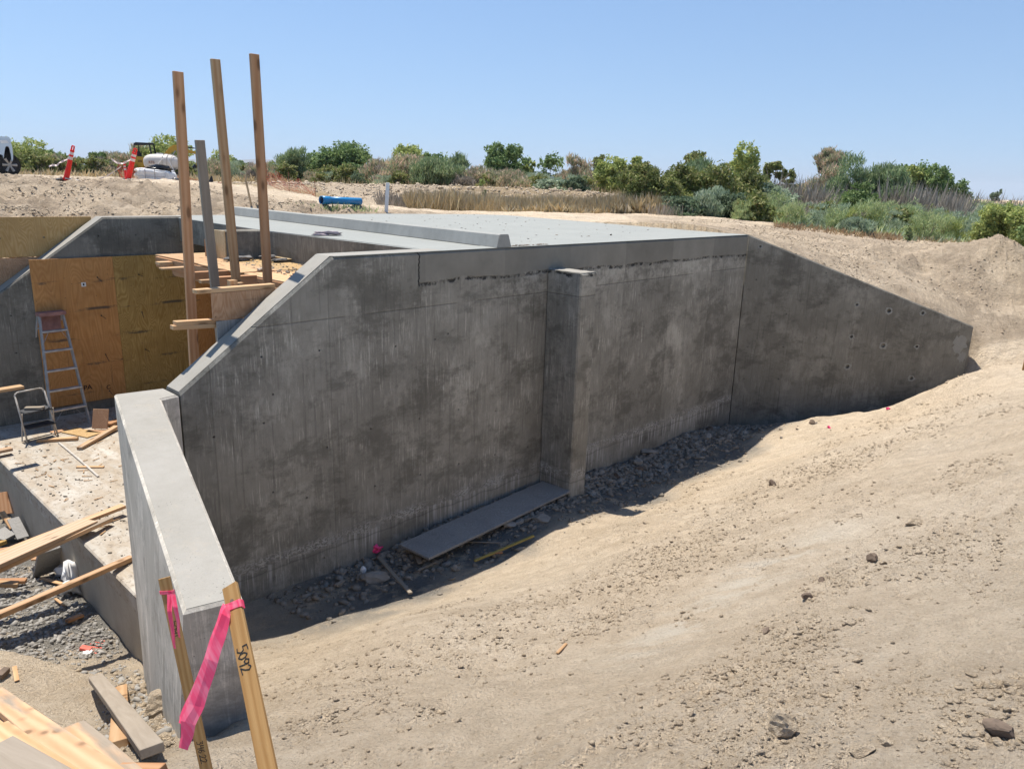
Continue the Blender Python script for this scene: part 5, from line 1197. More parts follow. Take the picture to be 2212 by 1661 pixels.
def foliage(pts, size, mode, rg):
    """one small face (or stroke) per point; returns verts, faces"""
    n = len(pts)
    if mode == 'leaf':
        a = rg.normal(size=(n, 3)); a /= np.linalg.norm(a, axis=1)[:, None]; b = rg.normal(size=(n, 3)); b -= a*(a*b).sum(1)[:, None]; b /= np.linalg.norm(b, axis=1)[:, None]
        s = size*rg.uniform(.6, 1.4, n)[:, None]; A = a*s; B = b*s*.55
        V_ = np.stack([pts-A, pts+B*.9-A*.1, pts+A, pts-B*.9-A*.1], 1).reshape(-1, 3); F_ = np.arange(n*4).reshape(n, 4); return V_, F_
    if mode in ('feather', 'blade'):
        size = size*(.55+.9*np.clip(.5+fbm(pts[:, 0]*.9, pts[:, 1]*.9, 3, 55), 0, 1))[:, None] if abs(pts[:, 2]).max() < 4 and n > 2000 and np.ptp(pts[:, 0]) > 6 else size
        up_ = np.stack([rg.normal(0, .45, n), rg.normal(0, .45, n), np.ones(n)*(1 if mode == 'blade' else .8)], 1)
        if mode == 'blade': up_[:, :2] *= .6
        up_ /= np.linalg.norm(up_, axis=1)[:, None]; sd_ = np.cross(up_, rg.normal(size=(n, 3))); sd_ /= np.linalg.norm(sd_, axis=1)[:, None]
        L = size*rg.uniform(.6, 1.5, n)[:, None]; wv_ = sd_*(L*(.16 if mode == 'feather' else .035))
        V_ = np.stack([pts-wv_*.5, pts+wv_*.5, pts+up_*L*.6+wv_*.6, pts+up_*L], 1).reshape(-1, 3); F_ = np.arange(n*4).reshape(n, 4)
        return V_, F_
def crown_pts(n, hw, H, rg, z0=.15, lobes=11, tight=.55, shape='round'):
    """points of a crown whose base is at z=0: lobes, each of them made of clumps"""
    L = []
    for i in range(lobes):
        a = rg.uniform(0, 6.28); h = z0 + (1-z0)*rg.uniform(.15, .80); rr = {'round': math.sqrt(max(0, 1-((h-.5)/.62)**2)), 'cone': 1.15-h, 'vase': .55+h*.5, 'mound': math.sqrt(max(.05, 1-h*h))}[shape]
        d = hw*.62*rr*math.sqrt(rg.uniform(.1, 1)); r = hw*rg.uniform(.28, .46)
        L.append((d*math.cos(a), d*math.sin(a), H*h, r, r, min(H*.24, r*1.0)*rg.uniform(.8, 1.3)))
    L = np.array(L); k = rg.integers(0, len(L), max(6, n//26)); dv = rg.normal(size=(len(k), 3)); dv /= np.linalg.norm(dv, axis=1)[:, None]
    cc = L[k, :3] + dv*L[k, 3:]*rg.uniform(tight, 1.05, len(k))[:, None]
    j = rg.integers(0, len(cc), n); p = cc[j] + rg.normal(size=(n, 3))*(L[k[j], 3:]*.17)
    p[:, 2] = np.clip(p[:, 2], .02*H, None); return p, L
def plant(name, px, by, ty, hwp, Yd, mat, mode, n, size, label=None, cat='tree', seed=0, shape='round', z0=.15, group=None, trunk=True, mesh_from=None, lobes=11, tip=None):
    n = int(n*3.0); size = size*(.66 if mode == 'leaf' else .8); rg = np.random.default_rng(seed+1000); P0 = atY(px, by, Yd); x, y = P0[0], P0[1]; z = gz(x, y) if Yd < 110 else .25
    top = atY(px, ty, Yd)[2]; H = max(.25, top-z); hw = hwp*Yd/F_PX
    e = empty(name, (x, y, z-.03), label=label, cat=cat, group=group)
    p, L = crown_pts(n, hw, H, rg, z0, lobes, shape=shape); sc_ = H/max(np.percentile(p[:, 2], 98.5), .01); p[:, 2] *= sc_*.99; sx_ = hw/np.percentile(np.abs(p[:, 0]), 97); p[:, :2] *= sx_; L[:, :2] *= sx_
    if size*1.0 > H*.3: size = H*.3
    V_, F_ = foliage(p, size, mode, rg); obj('crown' if cat == 'tree' else 'foliage', np_me(V_, F_), mat, e)
    if tip is not None:                                  # flowering tips on the upper outside
        k = p[:, 2] > H*.45; q_ = p[k][::3]; q_ = q_ + (q_-np.array([0, 0, H*.5]))*.08; V_, F_ = foliage(q_, size*.9, 'feather', rg); obj('blossom', np_me(V_, F_), tip, e)
    bm = bmesh.new(); r = max(.012, H*.022)
    fork = Vector((rg.normal()*.05*hw, rg.normal()*.05*hw, H*.22)); bm_cyl(bm, (0, 0, -.1), fork, r*1.3, r, 7)
    for q_ in L[:7]:
        m_ = fork.lerp(Vector(q_[:3]), .5) + Vector((0, 0, -.04*H)); bm_cyl(bm, fork, m_, r*.7, r*.45, 5); bm_cyl(bm, m_, Vector((q_[0], q_[1], q_[2]*sc_*.97)), r*.45, r*.15, 5)
    obj('trunk' if cat == 'tree' else 'stems', bm_me(bm), M_BARK, e)
    return e
T = 'tree'; S_ = 'shrub'
veg = [ # name, px, base, top, halfwidth, distance, material, mode, count, leaf, label, category, shape, z0, tip
 ('willow_tree', 60, 372, 308, 48, 62, L_YEL, 'leaf', 3600, .16, 'yellow green willow behind the silver truck at the far left', T, 'mound', .02, None),
 ('willow_tree', 100, 372, 328, 34, 64, L_GREEN, 'leaf', 2000, .16, 'darker green willow sloping down right of the far left one', T, 'mound', .02, None),
 ('bush', 133, 374, 345, 13, 60, L_DARK, 'leaf', 700, .14, 'small dark bush just left of the first orange delineator', S_, 'mound', 0, None),
 ('bush', 212, 374, 331, 22, 60, L_GREEN, 'leaf', 1500, .16, 'green bush between the two orange delineators', S_, 'mound', 0, None),
 ('tamarisk', 255, 376, 334, 34, 62, L_TAM, 'feather', 2400, .3, 'brownish tamarisk left of the excavator canopy', T, 'mound', 0, None),
 ('tamarisk', 310, 378, 318, 22, 66, L_TAM, 'feather', 1500, .3, 'pinkish tamarisk showing through the excavator canopy', T, 'round', .1, None),
 ('willow_tree', 358, 380, 301, 46, 68, L_YEL, 'leaf', 3800, .17, 'bright yellow green willow directly behind the excavator', T, 'round', .02, None),
 ('willow_tree', 408, 380, 350, 26, 60, L_YEL, 'leaf', 1300, .15, 'low yellow green bush tree under the excavator boom', T, 'mound', 0, None),
 ('willow_tree', 477, 382, 336, 26, 66, L_YEL, 'leaf', 1700, .16, 'yellow green tree seen between the grey stud and the next one', T, 'mound', .02, None),
 ('tamarisk', 470, 384, 350, 26, 60, L_TAM, 'feather', 1200, .3, 'pinkish bush in front of the tree between the studs', S_, 'mound', 0, None),
 ('bush', 512, 384, 345, 20, 60, L_GREEN, 'leaf', 900, .15, 'small green bush right of the leaning tall stud', S_, 'mound', 0, None),
 ('bush', 540, 385, 357, 26, 58, L_OLIVE, 'leaf', 1000, .14, 'olive bush hidden partly by the rightmost stud', S_, 'mound', 0, None),
 ('bush', 596, 386, 350, 18, 60, L_YEL, 'leaf', 800, .14, 'small yellow green bush right of the rightmost stud', S_, 'mound', 0, None),
 ('tamarisk', 640, 386, 328, 27, 55, L_TAMG, 'feather', 2600, .32, 'tall feathery grey green tamarisk left of the big green tree', T, 'vase', .02, None),
 ('cottonwood_tree', 735, 388, 314, 56, 62, L_GREEN, 'leaf', 5200, .17, 'big rounded green cottonwood above the blue pipe', T, 'round', .06, None),
 ('cottonwood_tree', 706, 388, 330, 32, 60, L_GREEN, 'leaf', 2200, .17, 'left shoulder of green leaves beside the big rounded cottonwood', T, 'round', .02, None),
 ('bush', 765, 390, 355, 34, 56, L_GREEN, 'leaf', 1600, .15, 'green bush at the right foot of the big rounded cottonwood', S_, 'mound', 0, None),
 ('tamarisk', 822, 390, 350, 34, 54, L_TAM, 'feather', 2200, .3, 'pink flowering tamarisk between cottonwood and the broad grey one', S_, 'mound', 0, None),
 ('willow_tree', 884, 392, 318, 42, 64, L_YEL, 'leaf', 2600, .17, 'yellow green tree rising behind the broad pinkish tamarisk', T, 'round', .1, None),
 ('willow_tree', 940, 392, 333, 28, 64, L_GREEN, 'leaf', 1500, .17, 'small green crown just right of the yellow green tree', T, 'round', .1, None),
 ('tamarisk', 900, 400, 345, 62, 50, L_TAM, 'feather', 5600, .32, 'broad grey green tamarisk mound with pink tips, centre left', T, 'mound', 0, None),
 ('tamarisk', 940, 400, 350, 46, 48, L_TAMG, 'feather', 3600, .3, 'dark right flank of the broad tamarisk mound', T, 'mound', 0, None),
 ('tamarisk', 985, 398, 338, 22, 54, L_TAMG, 'feather', 1500, .32, 'thin grey tamarisk right of the broad mound', T, 'vase', 0, None),
 ('tamarisk', 1030, 400, 364, 38, 54, L_TAM, 'feather', 1900, .28, 'low pink grey scrub left of the dense round green tree', S_, 'mound', 0, None),
 ('cottonwood_tree', 1089, 394, 315, 34, 60, L_GREEN, 'leaf', 4400, .16, 'dense round dark green tree standing alone in the centre', T, 'round', .08, None),
 ('cottonwood_tree', 1125, 394, 343, 26, 62, L_GREEN, 'leaf', 1500, .16, 'small green tree touching the round tree on its right', T, 'round', .02, None),
 ('willow_tree', 1144, 396, 350, 12, 60, L_YEL, 'leaf', 700, .15, 'narrow light green tree second right of the round tree', T, 'round', .02, None),
 ('willow_tree', 1190, 398, 338, 26, 62, L_GREEN, 'leaf', 1700, .16, 'green willow above the small white utility box', T, 'round', .02, None),
 ('tamarisk', 1110, 404, 372, 52, 50, L_TAM, 'feather', 2600, .28, 'long low pinkish scrub in front of the round tree', S_, 'mound', 0, None),
 ('tamarisk', 1240, 404, 342, 34, 56, L_TAM, 'feather', 2200, .3, 'grey pink tamarisk right of the white utility box', T, 'mound', 0, None),
 ('willow_tree', 1283, 402, 337, 18, 58, L_OLIVE, 'leaf', 1100, .15, 'narrow olive tree rising behind the grey pink tamarisk', T, 'round', .05, None),
 ('willow_tree', 1330, 410, 346, 40, 50, L_YEL, 'leaf', 3000, .15, 'light green bushy willow left of the near olive thicket', T, 'mound', .02, None),
 ('willow_tree', 1382, 412, 340, 20, 48, L_YEL, 'leaf', 1500, .14, 'slim yellow green tree at the left end of the thicket', T, 'round', .05, None),
 ('bush', 1246, 412, 385, 22, 44, L_DARK, 'leaf', 1300, .13, 'dark green rounded bush at the back of the golden grass', S_, 'mound', 0, None),
 ('bush', 1195, 412, 388, 34, 46, L_SAGE, 'leaf', 1300, .13, 'pale green bush behind the golden grass, left of the dark one', S_, 'mound', 0, None),
 ('cottonwood_tree', 1482, 420, 334, 34, 44, L_OLIVE, 'leaf', 2600, .14, 'pale open topped tree standing behind the olive thicket', T, 'round', .05, None),
 ('willow_thicket', 1412, 464, 358, 48, 27, L_OLIVE, 'leaf', 6000, .085, 'olive willow thicket, left end of the dense row by the dirt', S_, 'vase', .0, None),
 ('willow_thicket', 1470, 460, 362, 46, 28, L_OLIVE, 'leaf', 5200, .085, 'olive willow thicket, second in the dense row', S_, 'vase', .0, None),
 ('willow_thicket', 1545, 458, 364, 50, 29, L_OLIVE, 'leaf', 5200, .085, 'olive willow thicket, right part of the dense row', S_, 'vase', .0, None),
 ('willow_thicket', 1380, 456, 372, 34, 29, L_OLIVE, 'feather', 2600, .3, 'thin twiggy willow at the left edge of the dense row', S_, 'vase', .0, None),
 ('willow_thicket', 1606, 456, 372, 44, 30, L_OLIVE, 'leaf', 3600, .085, 'olive willow thicket, right end of the dense row', S_, 'mound', .0, None),
 ('willow_thicket', 1510, 440, 352, 44, 34, L_TAMG, 'feather', 3000, .25, 'grey green growth rising just behind the dense willow row', S_, 'vase', .0, None),
 ('willow_thicket', 1655, 450, 396, 40, 30, L_SAGE, 'leaf', 2600, .08, 'sage green bush below the tall airy yellow willow', S_, 'mound', .0, None),
 ('sage_bush', 1460, 474, 425, 44, 24, L_DARK, 'leaf', 3600, .07, 'dark sage bush at the foot of the thicket, left one', S_, 'mound', 0, None),
 ('sage_bush', 1518, 474, 412, 40, 24, L_SAGE, 'feather', 3600, .14, 'bluish sage bush at the foot of the thicket, in the middle', S_, 'mound', 0, None),
 ('sage_bush', 1580, 476, 420, 42, 24, L_DARK, 'leaf', 3400, .07, 'dark sage bush at the foot of the thicket, right one', S_, 'mound', 0, None),
 ('willow_tree', 1622, 430, 323, 40, 38, L_YEL, 'leaf', 4200, .12, 'tall airy yellow willow right of the thicket', T, 'vase', .0, None),
 ('willow_tree', 1668, 428, 350, 20, 40, L_OLIVE, 'leaf', 1100, .12, 'sparse small tree with a leaning dead branch', T, 'round', .2, None),
 ('bush', 1702, 425, 370, 22, 42, L_OLIVE, 'leaf', 900, .12, 'low olive bush behind grey reeds, left of the tall tamarisk', S_, 'mound', 0, None),
 ('tamarisk', 1786, 432, 326, 26, 38, L_TAM, 'feather', 2400, .24, 'tall tamarisk with a tufted pink crown, highest of its clump', T, 'vase', .3, None),
 ('tamarisk', 1770, 440, 366, 46, 36, L_TAM, 'feather', 3200, .24, 'pink grey tamarisk at the foot of the tufted tall one', S_, 'mound', 0, None),
 ('tamarisk', 1845, 446, 350, 50, 34, L_TAMG, 'feather', 5600, .22, 'large grey green tamarisk in the middle of the right clump', T, 'mound', .0, None),
 ('tamarisk', 1905, 450, 364, 44, 33, L_TAMG, 'feather', 4200, .22, 'drooping grey green tamarisk at the right end of the clump', T, 'mound', .0, None),
 ('bush', 1850, 446, 400, 34, 30, L_GREEN, 'leaf', 2000, .09, 'bright green bush below the large grey green tamarisk', S_, 'mound', 0, None),
 ('cottonwood_tree', 1990, 424, 358, 44, 52, L_GREEN, 'leaf', 3600, .15, 'broad green tree alone on the right skyline', T, 'round', .02, None),
 ('cottonwood_tree', 1960, 424, 362, 24, 52, L_YEL, 'leaf', 1500, .15, 'yellowish left lobe beside the broad skyline tree', T, 'round', .02, None),
 ('cottonwood_tree', 2050, 424, 380, 34, 54, L_GREEN, 'leaf', 2200, .15, 'lower green tree right of the broad skyline tree', T, 'mound', .02, None),
 ('far_tree', 2151, 424, 411, 11, 170, L_DARK, 'leaf', 260, .4, 'tiny blue green tree far off on the right horizon', T, 'round', .02, None),
 ('willow_bush', 2140, 532, 443, 34, 19.5, L_YEL, 'leaf', 5200, .05, 'bright leafy willow bush at the right edge behind the dirt mound', S_, 'mound', 0, None),
 ('willow_bush', 2200, 532, 448, 34, 19, L_YEL, 'leaf', 4200, .05, 'bright leafy willow bush cut by the right edge of the picture', S_, 'mound', 0, None),
 ('cottonwood_tree', 2268, 620, 300, 62, 15, L_GREEN, 'leaf', 5200, .05, 'tree at the right edge, only its outer leaves in the picture', T, 'round', .25, None),
 ('sage_bush', 1849, 512, 474, 28, 20.5, L_SAGE, 'feather', 3200, .10, 'single round sage bush at the edge of the bare dirt', S_, 'mound', 0, None),
 ('weed', 1960, 522, 488, 7, 19.5, L_GRASS, 'leaf', 500, .04, 'thin dark green weed standing alone at the dirt edge', S_, 'cone', 0, None),
 ('weed', 1895, 478, 445, 6, 30, L_YEL, 'leaf', 300, .05, 'slender yellowish weed behind the round sage bush', S_, 'cone', 0, None),
 ('weed', 1044, 424, 386, 9, 31, L_YEL, 'leaf', 420, .05, 'lone upright yellow green weed in the golden grass', S_, 'vase', 0, None),
]
for i, v in enumerate(veg):
    plant(v[0], v[1], v[2], v[3], v[4], v[5], v[6], v[7], v[8], v[9], v[10], v[11], seed=i*7, shape=v[12], z0=v[13])
# low scrub that closes the gaps of the tree line
def dup_tree(root, loc, rz, s):
    r_ = root.copy(); col.objects.link(r_); r_.location = loc; r_.rotation_euler = (0, 0, rz); r_.scale = (s, s, s)
    for ch in root.children:
        c_ = ch.copy(); col.objects.link(c_); c_.parent = r_
    return r_
protos = {}
def scrub(px, Yd, kind, s, lab, grp, seed):
    mats = {'olive': (L_OLIVE, 'leaf', 2000, .07), 'sage': (L_SAGE, 'feather', 2600, .10), 'dark': (L_DARK, 'leaf', 2000, .07), 'grey': (L_GREY, 'feather', 1800, .16), 'green': (L_GRASS, 'feather', 2600, .10), 'tam': (L_TAM, 'feather', 2200, .14), 'yel': (L_YEL, 'feather', 2400, .10), 'rust': (L_RUST, 'feather', 900, .15)}
    P0 = atY(px, 420, Yd); z = gz(P0[0], P0[1])
    if kind not in protos:
        m_, mo, n, sz = mats[kind]; rg = np.random.default_rng(seed); e = empty('scrub_bush', (P0[0], P0[1], z-.02)); p, L = crown_pts(n, 1.0, .95, rg, 0, 9, shape='mound'); V_, F_ = foliage(p, sz, mo, rg)
        obj('foliage', np_me(V_, F_), m_, e); bm = bmesh.new()
        for q_ in L[:6]: bm_cyl(bm, (0, 0, -.1), Vector(q_[:3]), .02, .006, 5)
        obj('stems', bm_me(bm), M_BARK, e); protos[kind] = e; e.scale = (s, s, s)
    else: e = dup_tree(protos[kind], (P0[0], P0[1], z-.02), seed*1.7, s)
    nmk = {'olive': 'olive brown', 'sage': 'bluish sage', 'dark': 'dark green', 'grey': 'dry grey', 'green': 'grassy green', 'tam': 'pinkish grey', 'yel': 'yellow green', 'rust': 'rusty'}[kind]
    if 'tree line' in grp: wh = 'left of the excavator' if px < 270 else 'behind the tall studs' if px < 620 else 'around the big cottonwood' if px < 840 else 'around the broad tamarisk mound' if px < 1040 else 'right of the lone round tree'
    elif 'right field' in grp: wh = ('nearest the bare dirt, ' if Yd < 25.5 else 'in mid field, ' if Yd < 33 else 'far back in the field, ')+('left part' if px < 1750 else 'middle part' if px < 1950 else 'right part')
    else: wh = 'left part' if px < 2080 else 'right part'
    return tag(e, nmk + ' ' + lab + ', ' + wh, 'shrub', nmk + ' ' + grp + ', ' + wh)
rr = random.Random(12)
for i in range(120):
    px = 20 + i*11 + rr.uniform(-8, 8); scrub(px, rr.uniform(47, 60), rr.choice(['olive', 'grey', 'sage', 'olive', 'olive', 'tam', 'dark']), rr.uniform(.8, 1.5), 'low scrub in the distant tree line', 'low scrub along the tree line', i)
for i in range(140):
    px = rr.uniform(1600, 2260); Yd = 20.8*(44/20.8)**rr.random(); k = rr.choice(['sage', 'sage', 'green', 'olive', 'green', 'yel', 'grey'])
    scrub(px, Yd, k, rr.uniform(.38, .70)*(.7+Yd/36), 'low bush right of the thicket', 'sage bushes of the right field', 100+i)
for i in range(60):
    px = rr.uniform(1930, 2300); Yd = rr.uniform(45, 75); scrub(px, Yd, rr.choice(['grey', 'grey', 'yel', 'sage']), rr.uniform(.6, .9), 'bush far off under the right skyline', 'distant bushes on the right', 200+i)

def strokes(name, pts, size, mode, mat, seed):
    rg = np.random.default_rng(seed); V_, F_ = foliage(pts, size, mode, rg); tag(obj(name, np_me(V_, F_), mat), kind='stuff')
def scatter(n, px0, px1, Y0, Y1, seed, clump=.3, far=True, pw=1.):
    rg = np.random.default_rng(seed); Yd = Y0+(Y1-Y0)*rg.random(n)**pw; px = rg.uniform(px0, px1, n); x = (px-CX)/F_PX*Yd*1.035 + .02*Yd; y = Yd
    k = fbm(x*.5, y*.5, 3, seed) > rg.uniform(-.5, clump, n); x, y = x[k], y[k]; z = Hg(x, y, np.ones(len(x))) if Y1 < 70 else np.where(y < 110, Hg(x, np.minimum(y, 110), np.ones(len(x))), .2)
    return np.stack([x, y, z-.02], 1)
strokes('golden_grass', scatter(46000, 850, 1400, 24.2, 33, 1, .0), .40, 'blade', L_GOLD, 1)
strokes('golden_grass', scatter(16000, 1050, 1420, 23.8, 31, 11, .0), .30, 'feather', L_GOLD, 2)
strokes('grey_grass', scatter(16000, 790, 1340, 25, 33.5, 21, .2), .34, 'blade', L_GREY, 21)
strokes('golden_grass', scatter(3500, 800, 1000, 27.5, 32.5, 12, .0), .30, 'feather', L_OLIVE, 2)
strokes('far_dry_grass', scatter(9000, 380, 1300, 44, 58, 2, .3), .30, 'blade', L_GOLD, 3)
strokes('far_dry_grass', scatter(6000, -50, 620, 40, 58, 3, .2), .28, 'feather', L_GOLD, 4)
strokes('grey_reeds', scatter(22000, 1590, 1980, 31, 48, 4, .5), 1.05, 'blade', L_GREY, 5)
strokes('grey_reeds', scatter(9000, 1900, 2330, 42, 75, 5, .5), .95, 'blade', L_GREY, 6)
strokes('field_weeds', scatter(34000, 1600, 2300, 20.8, 42, 6, .2), .19, 'feather', L_GRASS, 7)
strokes('field_weeds', scatter(20000, 1640, 2300, 20.4, 38, 7, .1), .17, 'feather', L_SAGE, 8)
strokes('field_weeds', scatter(9000, 2050, 2330, 24, 46, 8, .0), .18, 'feather', L_YEL, 9)
strokes('rusty_weeds', scatter(2600, 1600, 1860, 19.5, 22, 9, -.1), .13, 'feather', L_RUST, 10)
strokes('rusty_weeds', scatter(3800, 1700, 2080, 18.8, 21.2, 10, -.05), .13, 'feather', L_GOLD, 11)
A = gnd(1440, 467); strokes('dead_brush', np.stack([rng_.normal(A[0], .28, 220), rng_.normal(A[1]+.3, .3, 220), np.full(220, A[2])], 1), .28, 'blade', L_GREY, 12)
A = gnd(730, 455); strokes('pipe_weeds', np.stack([rng_.normal(A[0]-.1, .5, 160), rng_.normal(A[1], .12, 160), np.full(160, A[2]-.05)], 1), .16, 'feather', L_GRASS, 13)

# ------------------------------------------------------------------ site things behind the culvert
def ground_fix(P, dz=0.): return np.array([P[0], P[1], gz(P[0], P[1])+dz])
# blue pipe
A = gnd(694, 441, 45, up=.16); B = gnd(760, 441.5, 45, up=.10); r = 8.0*A[1]/F_PX; A = gnd(694, 441, 45, up=r)
B = A + np.array([66*A[1]/F_PX, .9, (B[2]-A[2])*.5])
e = empty('blue_pipe', A, label='short length of bright blue plastic pipe lying beyond the deck', cat='pipe', M=frame(A, B)); L = float(np.linalg.norm(B-A))
def tube_me(r0, r1, L0, L1, n=32):
    V_ = []; 
    for r_, x_ in ((r0, L0), (r0, L1), (r1, L1), (r1, L0)): V_ += [(x_, r_*math.cos(6.2832*i/n), r_*math.sin(6.2832*i/n)) for i in range(n)]
    F_ = [((a*n+i), (a*n+(i+1) % n), (((a+1) % 4)*n+(i+1) % n), (((a+1) % 4)*n+i)) for a in range(4) for i in range(n)]
    return np_me(V_, F_, 'tube', False)
obj('pipe_wall', tube_me(r, r*.93, .22, L), M_BLUE, e); obj('socket', tube_me(r*1.12, r*1.0, 0, .23), M_BLUE, e); obj('inner_tube', tube_me(r*.925, r*.90, .03, L-.02), M_BLUED, e)  # thin tube inside the bore, in a darker blue than the wall
# white post
A = gnd(833, 462, 45); B = atD(838, 405, 1.) ; B = A + np.array([.06, 0, 57*A[1]/F_PX*1.02])
tag(board('marker_post', A-[0, 0, .2], B, .085, .03, M_WHITEP, upv=(0, -1, 0)), 'white marker post standing behind the deck, right of the blue pipe', 'post')
A = gnd(545, 448, 45); B = A + np.array([-.12, 0, .62]); tag(board('marker_lath', A-[0, 0, .1], B, .04, .015, M_WOOD, upv=(0, -1, 0)), 'thin pale lath leaning behind the curb between the two right studs', 'lath')
# orange mesh fences
def net(label, pts, hgt, posts, seed=0, cell=.10, sag=.1):
    rr = random.Random(seed); e = empty('mesh_fence', pts[0], label=label, cat='fence'); bm = bmesh.new(); base = Vector(pts[0]); wv_ = .007
    seg = []
    for a, b in zip(pts[:-1], pts[1:]):
        a, b = Vector(a), Vector(b); n = max(1, int((b-a).length/cell))
        for i in range(n): seg.append(a.lerp(b, i/n))
    seg.append(Vector(pts[-1])); rows = int(hgt/cell); N = len(seg); top = [hgt*(1-sag*abs(math.sin(i*.21+seed))-sag*.5*rr.random()) for i in range(N)]
    def P(i, j): return seg[i]-base+Vector((.03*math.sin(j*1.1+i*.3), .05*math.sin(i*.5+j), top[i]*j/rows))
    for i in range(N-1):
        for j in range(rows+1):
            a, b = P(i, j), P(i+1, j); u_ = Vector((0, 0, wv_)); bm.faces.new([bm.verts.new(q_) for q_ in (a-u_, b-u_, b+u_, a+u_)])
    for i in range(N):
        for j in range(rows):
            a, b = P(i, j), P(i, j+1); u_ = Vector((wv_*.8, 0, 0)); bm.faces.new([bm.verts.new(q_) for q_ in (a-u_, a+u_, b+u_, b-u_)])
    obj('mesh', bm_me(bm), M_NET, e)
    for k in posts:
        q_ = seg[min(N-1, int(k*(N-1)))]-base; bm = bmesh.new(); bm_cyl(bm, q_+V(0, 0, -.2), q_+V(0, .0, hgt*1.12), .014, .014, 6); obj('post', bm_me(bm), M_RUST, e)
    return e
def G3(px, Yd, dz=0.): P = atY(px, 420, Yd); return np.array([P[0], P[1], gz(P[0], P[1])+dz])
net('sagging orange mesh fence on rusty posts, left of the blue pipe', [G3(578, 33), G3(628, 31.5), G3(681, 30)], .85, (0, .5, 1.), 1, .11, .25)
net('orange mesh fence around the machine, right of the bulk bag', [G3(371, 28), G3(400, 27.6), G3(436, 27.6)], .42, (0., 1.), 2, .09, .1)
net('orange mesh fence behind the leaning delineator', [G3(262, 29), G3(285, 28), G3(316, 27)], .62, (0, .6), 3, .09, .15)
net('crumpled orange mesh heap at the right end of the fenced area', [G3(446, 27), G3(470, 26.5), G3(505, 27)], .38, (.3,), 4, .08, .5)

def prismY(px_pts, Yd, th, mat, parent, name, bev=.0, yaw=0.):
    inv = parent.matrix_world.inverted(); bm = bmesh.new(); a = [bm.verts.new(inv @ Vector(atY(x, y, Yd))) for x, y in px_pts]; b = [bm.verts.new(inv @ Vector(atY(x, y, Yd)+np.array([yaw*th, th, 0]))) for x, y in px_pts]
    n = len(a); bm.faces.new(a); bm.faces.new(b[::-1])
    for i in range(n): bm.faces.new((a[i], b[i], b[(i+1) % n], a[(i+1) % n]))
    if bev: bmesh.ops.bevel(bm, geom=list(bm.edges), offset=bev, segments=2, affect='EDGES')
    return obj(name, bm_me(bm), mat, parent)
# delineators
def delin(bpx, tpx, Yd, lab, w0=11.5, w1=6.5, band=True):
    A = G3(bpx[0], Yd, -.02); B = atY(*tpx, Yd); e = empty('delineator_post', A, label=lab, cat='delineator', M=frame(A, B, (0, -1, 0))); L = float(np.linalg.norm(B-A)); r0 = w0*Yd/F_PX/2; r1 = w1*Yd/F_PX/2
    def seg(name, k0, k1, mat, gr=1.0, pr=e):
        bm = bmesh.new(); bm_cyl(bm, (L*k0, 0, 0), (L*k1, 0, 0), (r0+(r1-r0)*k0)*gr, (r0+(r1-r0)*k1)*gr, 14); return obj(name, bm_me(bm), mat, pr, smooth=False)
    seg('body', 0, .60, M_ORANGE); seg('reflective_band', .60, .69, M_REFL, .98); seg('neck', .69, .74, M_ORANGE, 1.08); seg('reflective_band', .74, .82, M_REFL, .95); seg('neck', .82, .87, M_ORANGE, 1.15)
    bm = bmesh.new(); hw = r1*1.0
    for y0, y1 in ((-hw, -hw*.45), (hw*.45, hw)): bm_box(bm, L*.87, L*.97, y0, y1, -.018, .018)
    bm_box(bm, L*.97, L, -hw*.8, hw*.8, -.018, .018); obj('handle', bm_me(bm), M_ORANGE, e)
    return e, A
e, A = delin((146, 402), (158.5, 315), 20, 'red orange delineator post, left one, leaning right with striped bands')
bpy.context.view_layer.update()
def base_plates(A, e):
    inv = e.matrix_world.inverted()
    for sx, r_ in ((-1, .5), (1, -.6)):
        bm = bmesh.new(); bm_box(bm, 0, .30, -.09, .09, .0, .03); M = inv @ (Matrix.Translation(Vector(A)+V(sx*.04, -.02, .03)) @ Matrix.Rotation(math.pi if sx < 0 else 0, 4, 'Z') @ Matrix.Rotation(.18, 4, 'Y'))
        obj('base_flap', bm_me(bm), M_STEEL, e, M)
base_plates(A, e)
e, A = delin((279, 392), (293, 321), 23.5, 'red orange delineator post in front of the excavator, leaning right', 12, 8)
bpy.context.view_layer.update(); base_plates(A, e)
e, A = delin((276, 390), (268, 350), 28, 'small bent delineator behind the one by the excavator', 6, 4)
def tape(label, px, Yd, w_=.05, mat=None, nm='caution_tape'):
    e_ = None; bm = bmesh.new(); pts = [Vector(atY(x, y, d)) for x, y, d in px]; prev = None; rr = random.Random(len(px)); k = 0
    for i in range(len(pts)-1):
        for j in range(6):
            p_ = pts[i].lerp(pts[i+1], j/6); a = .5*math.sin(k*.9)+1.2; u_ = Vector((0, math.cos(a), math.sin(a)))*w_/2; k += 1; cur = [bm.verts.new(p_-u_), bm.verts.new(p_+u_)]
            if prev: bm.faces.new((prev[0], prev[1], cur[1], cur[0]))
            prev = cur
    return tag(obj(nm, bm_me(bm), mat or M_REFL), label, 'tape')
tape('pale twisted tape blowing left from the left delineator', [(152, 341, 20), (140, 347, 20), (130, 351, 20), (122, 358, 20), (113, 357, 20), (104, 361, 20)], 20, .055)
tape('pale tape blowing left from the delineator by the excavator', [(288, 342, 23.5), (277, 348, 23.5), (264, 354, 23.5), (252, 352, 23.5), (238, 342, 23.5)], 23.5, .06)
tape('thin pale rope sagging from the delineator down to the dirt', [(262, 360, 23), (245, 372, 22.5), (228, 382, 22), (212, 388, 21.5), (190, 394, 21)], 23, .035, M_REFL, 'rope')
tape('thin red string hanging right of the left delineator', [(161, 330, 20), (162, 345, 20), (164, 355, 20), (165, 363, 20)], 20, .02, M_ORANGE, 'string')

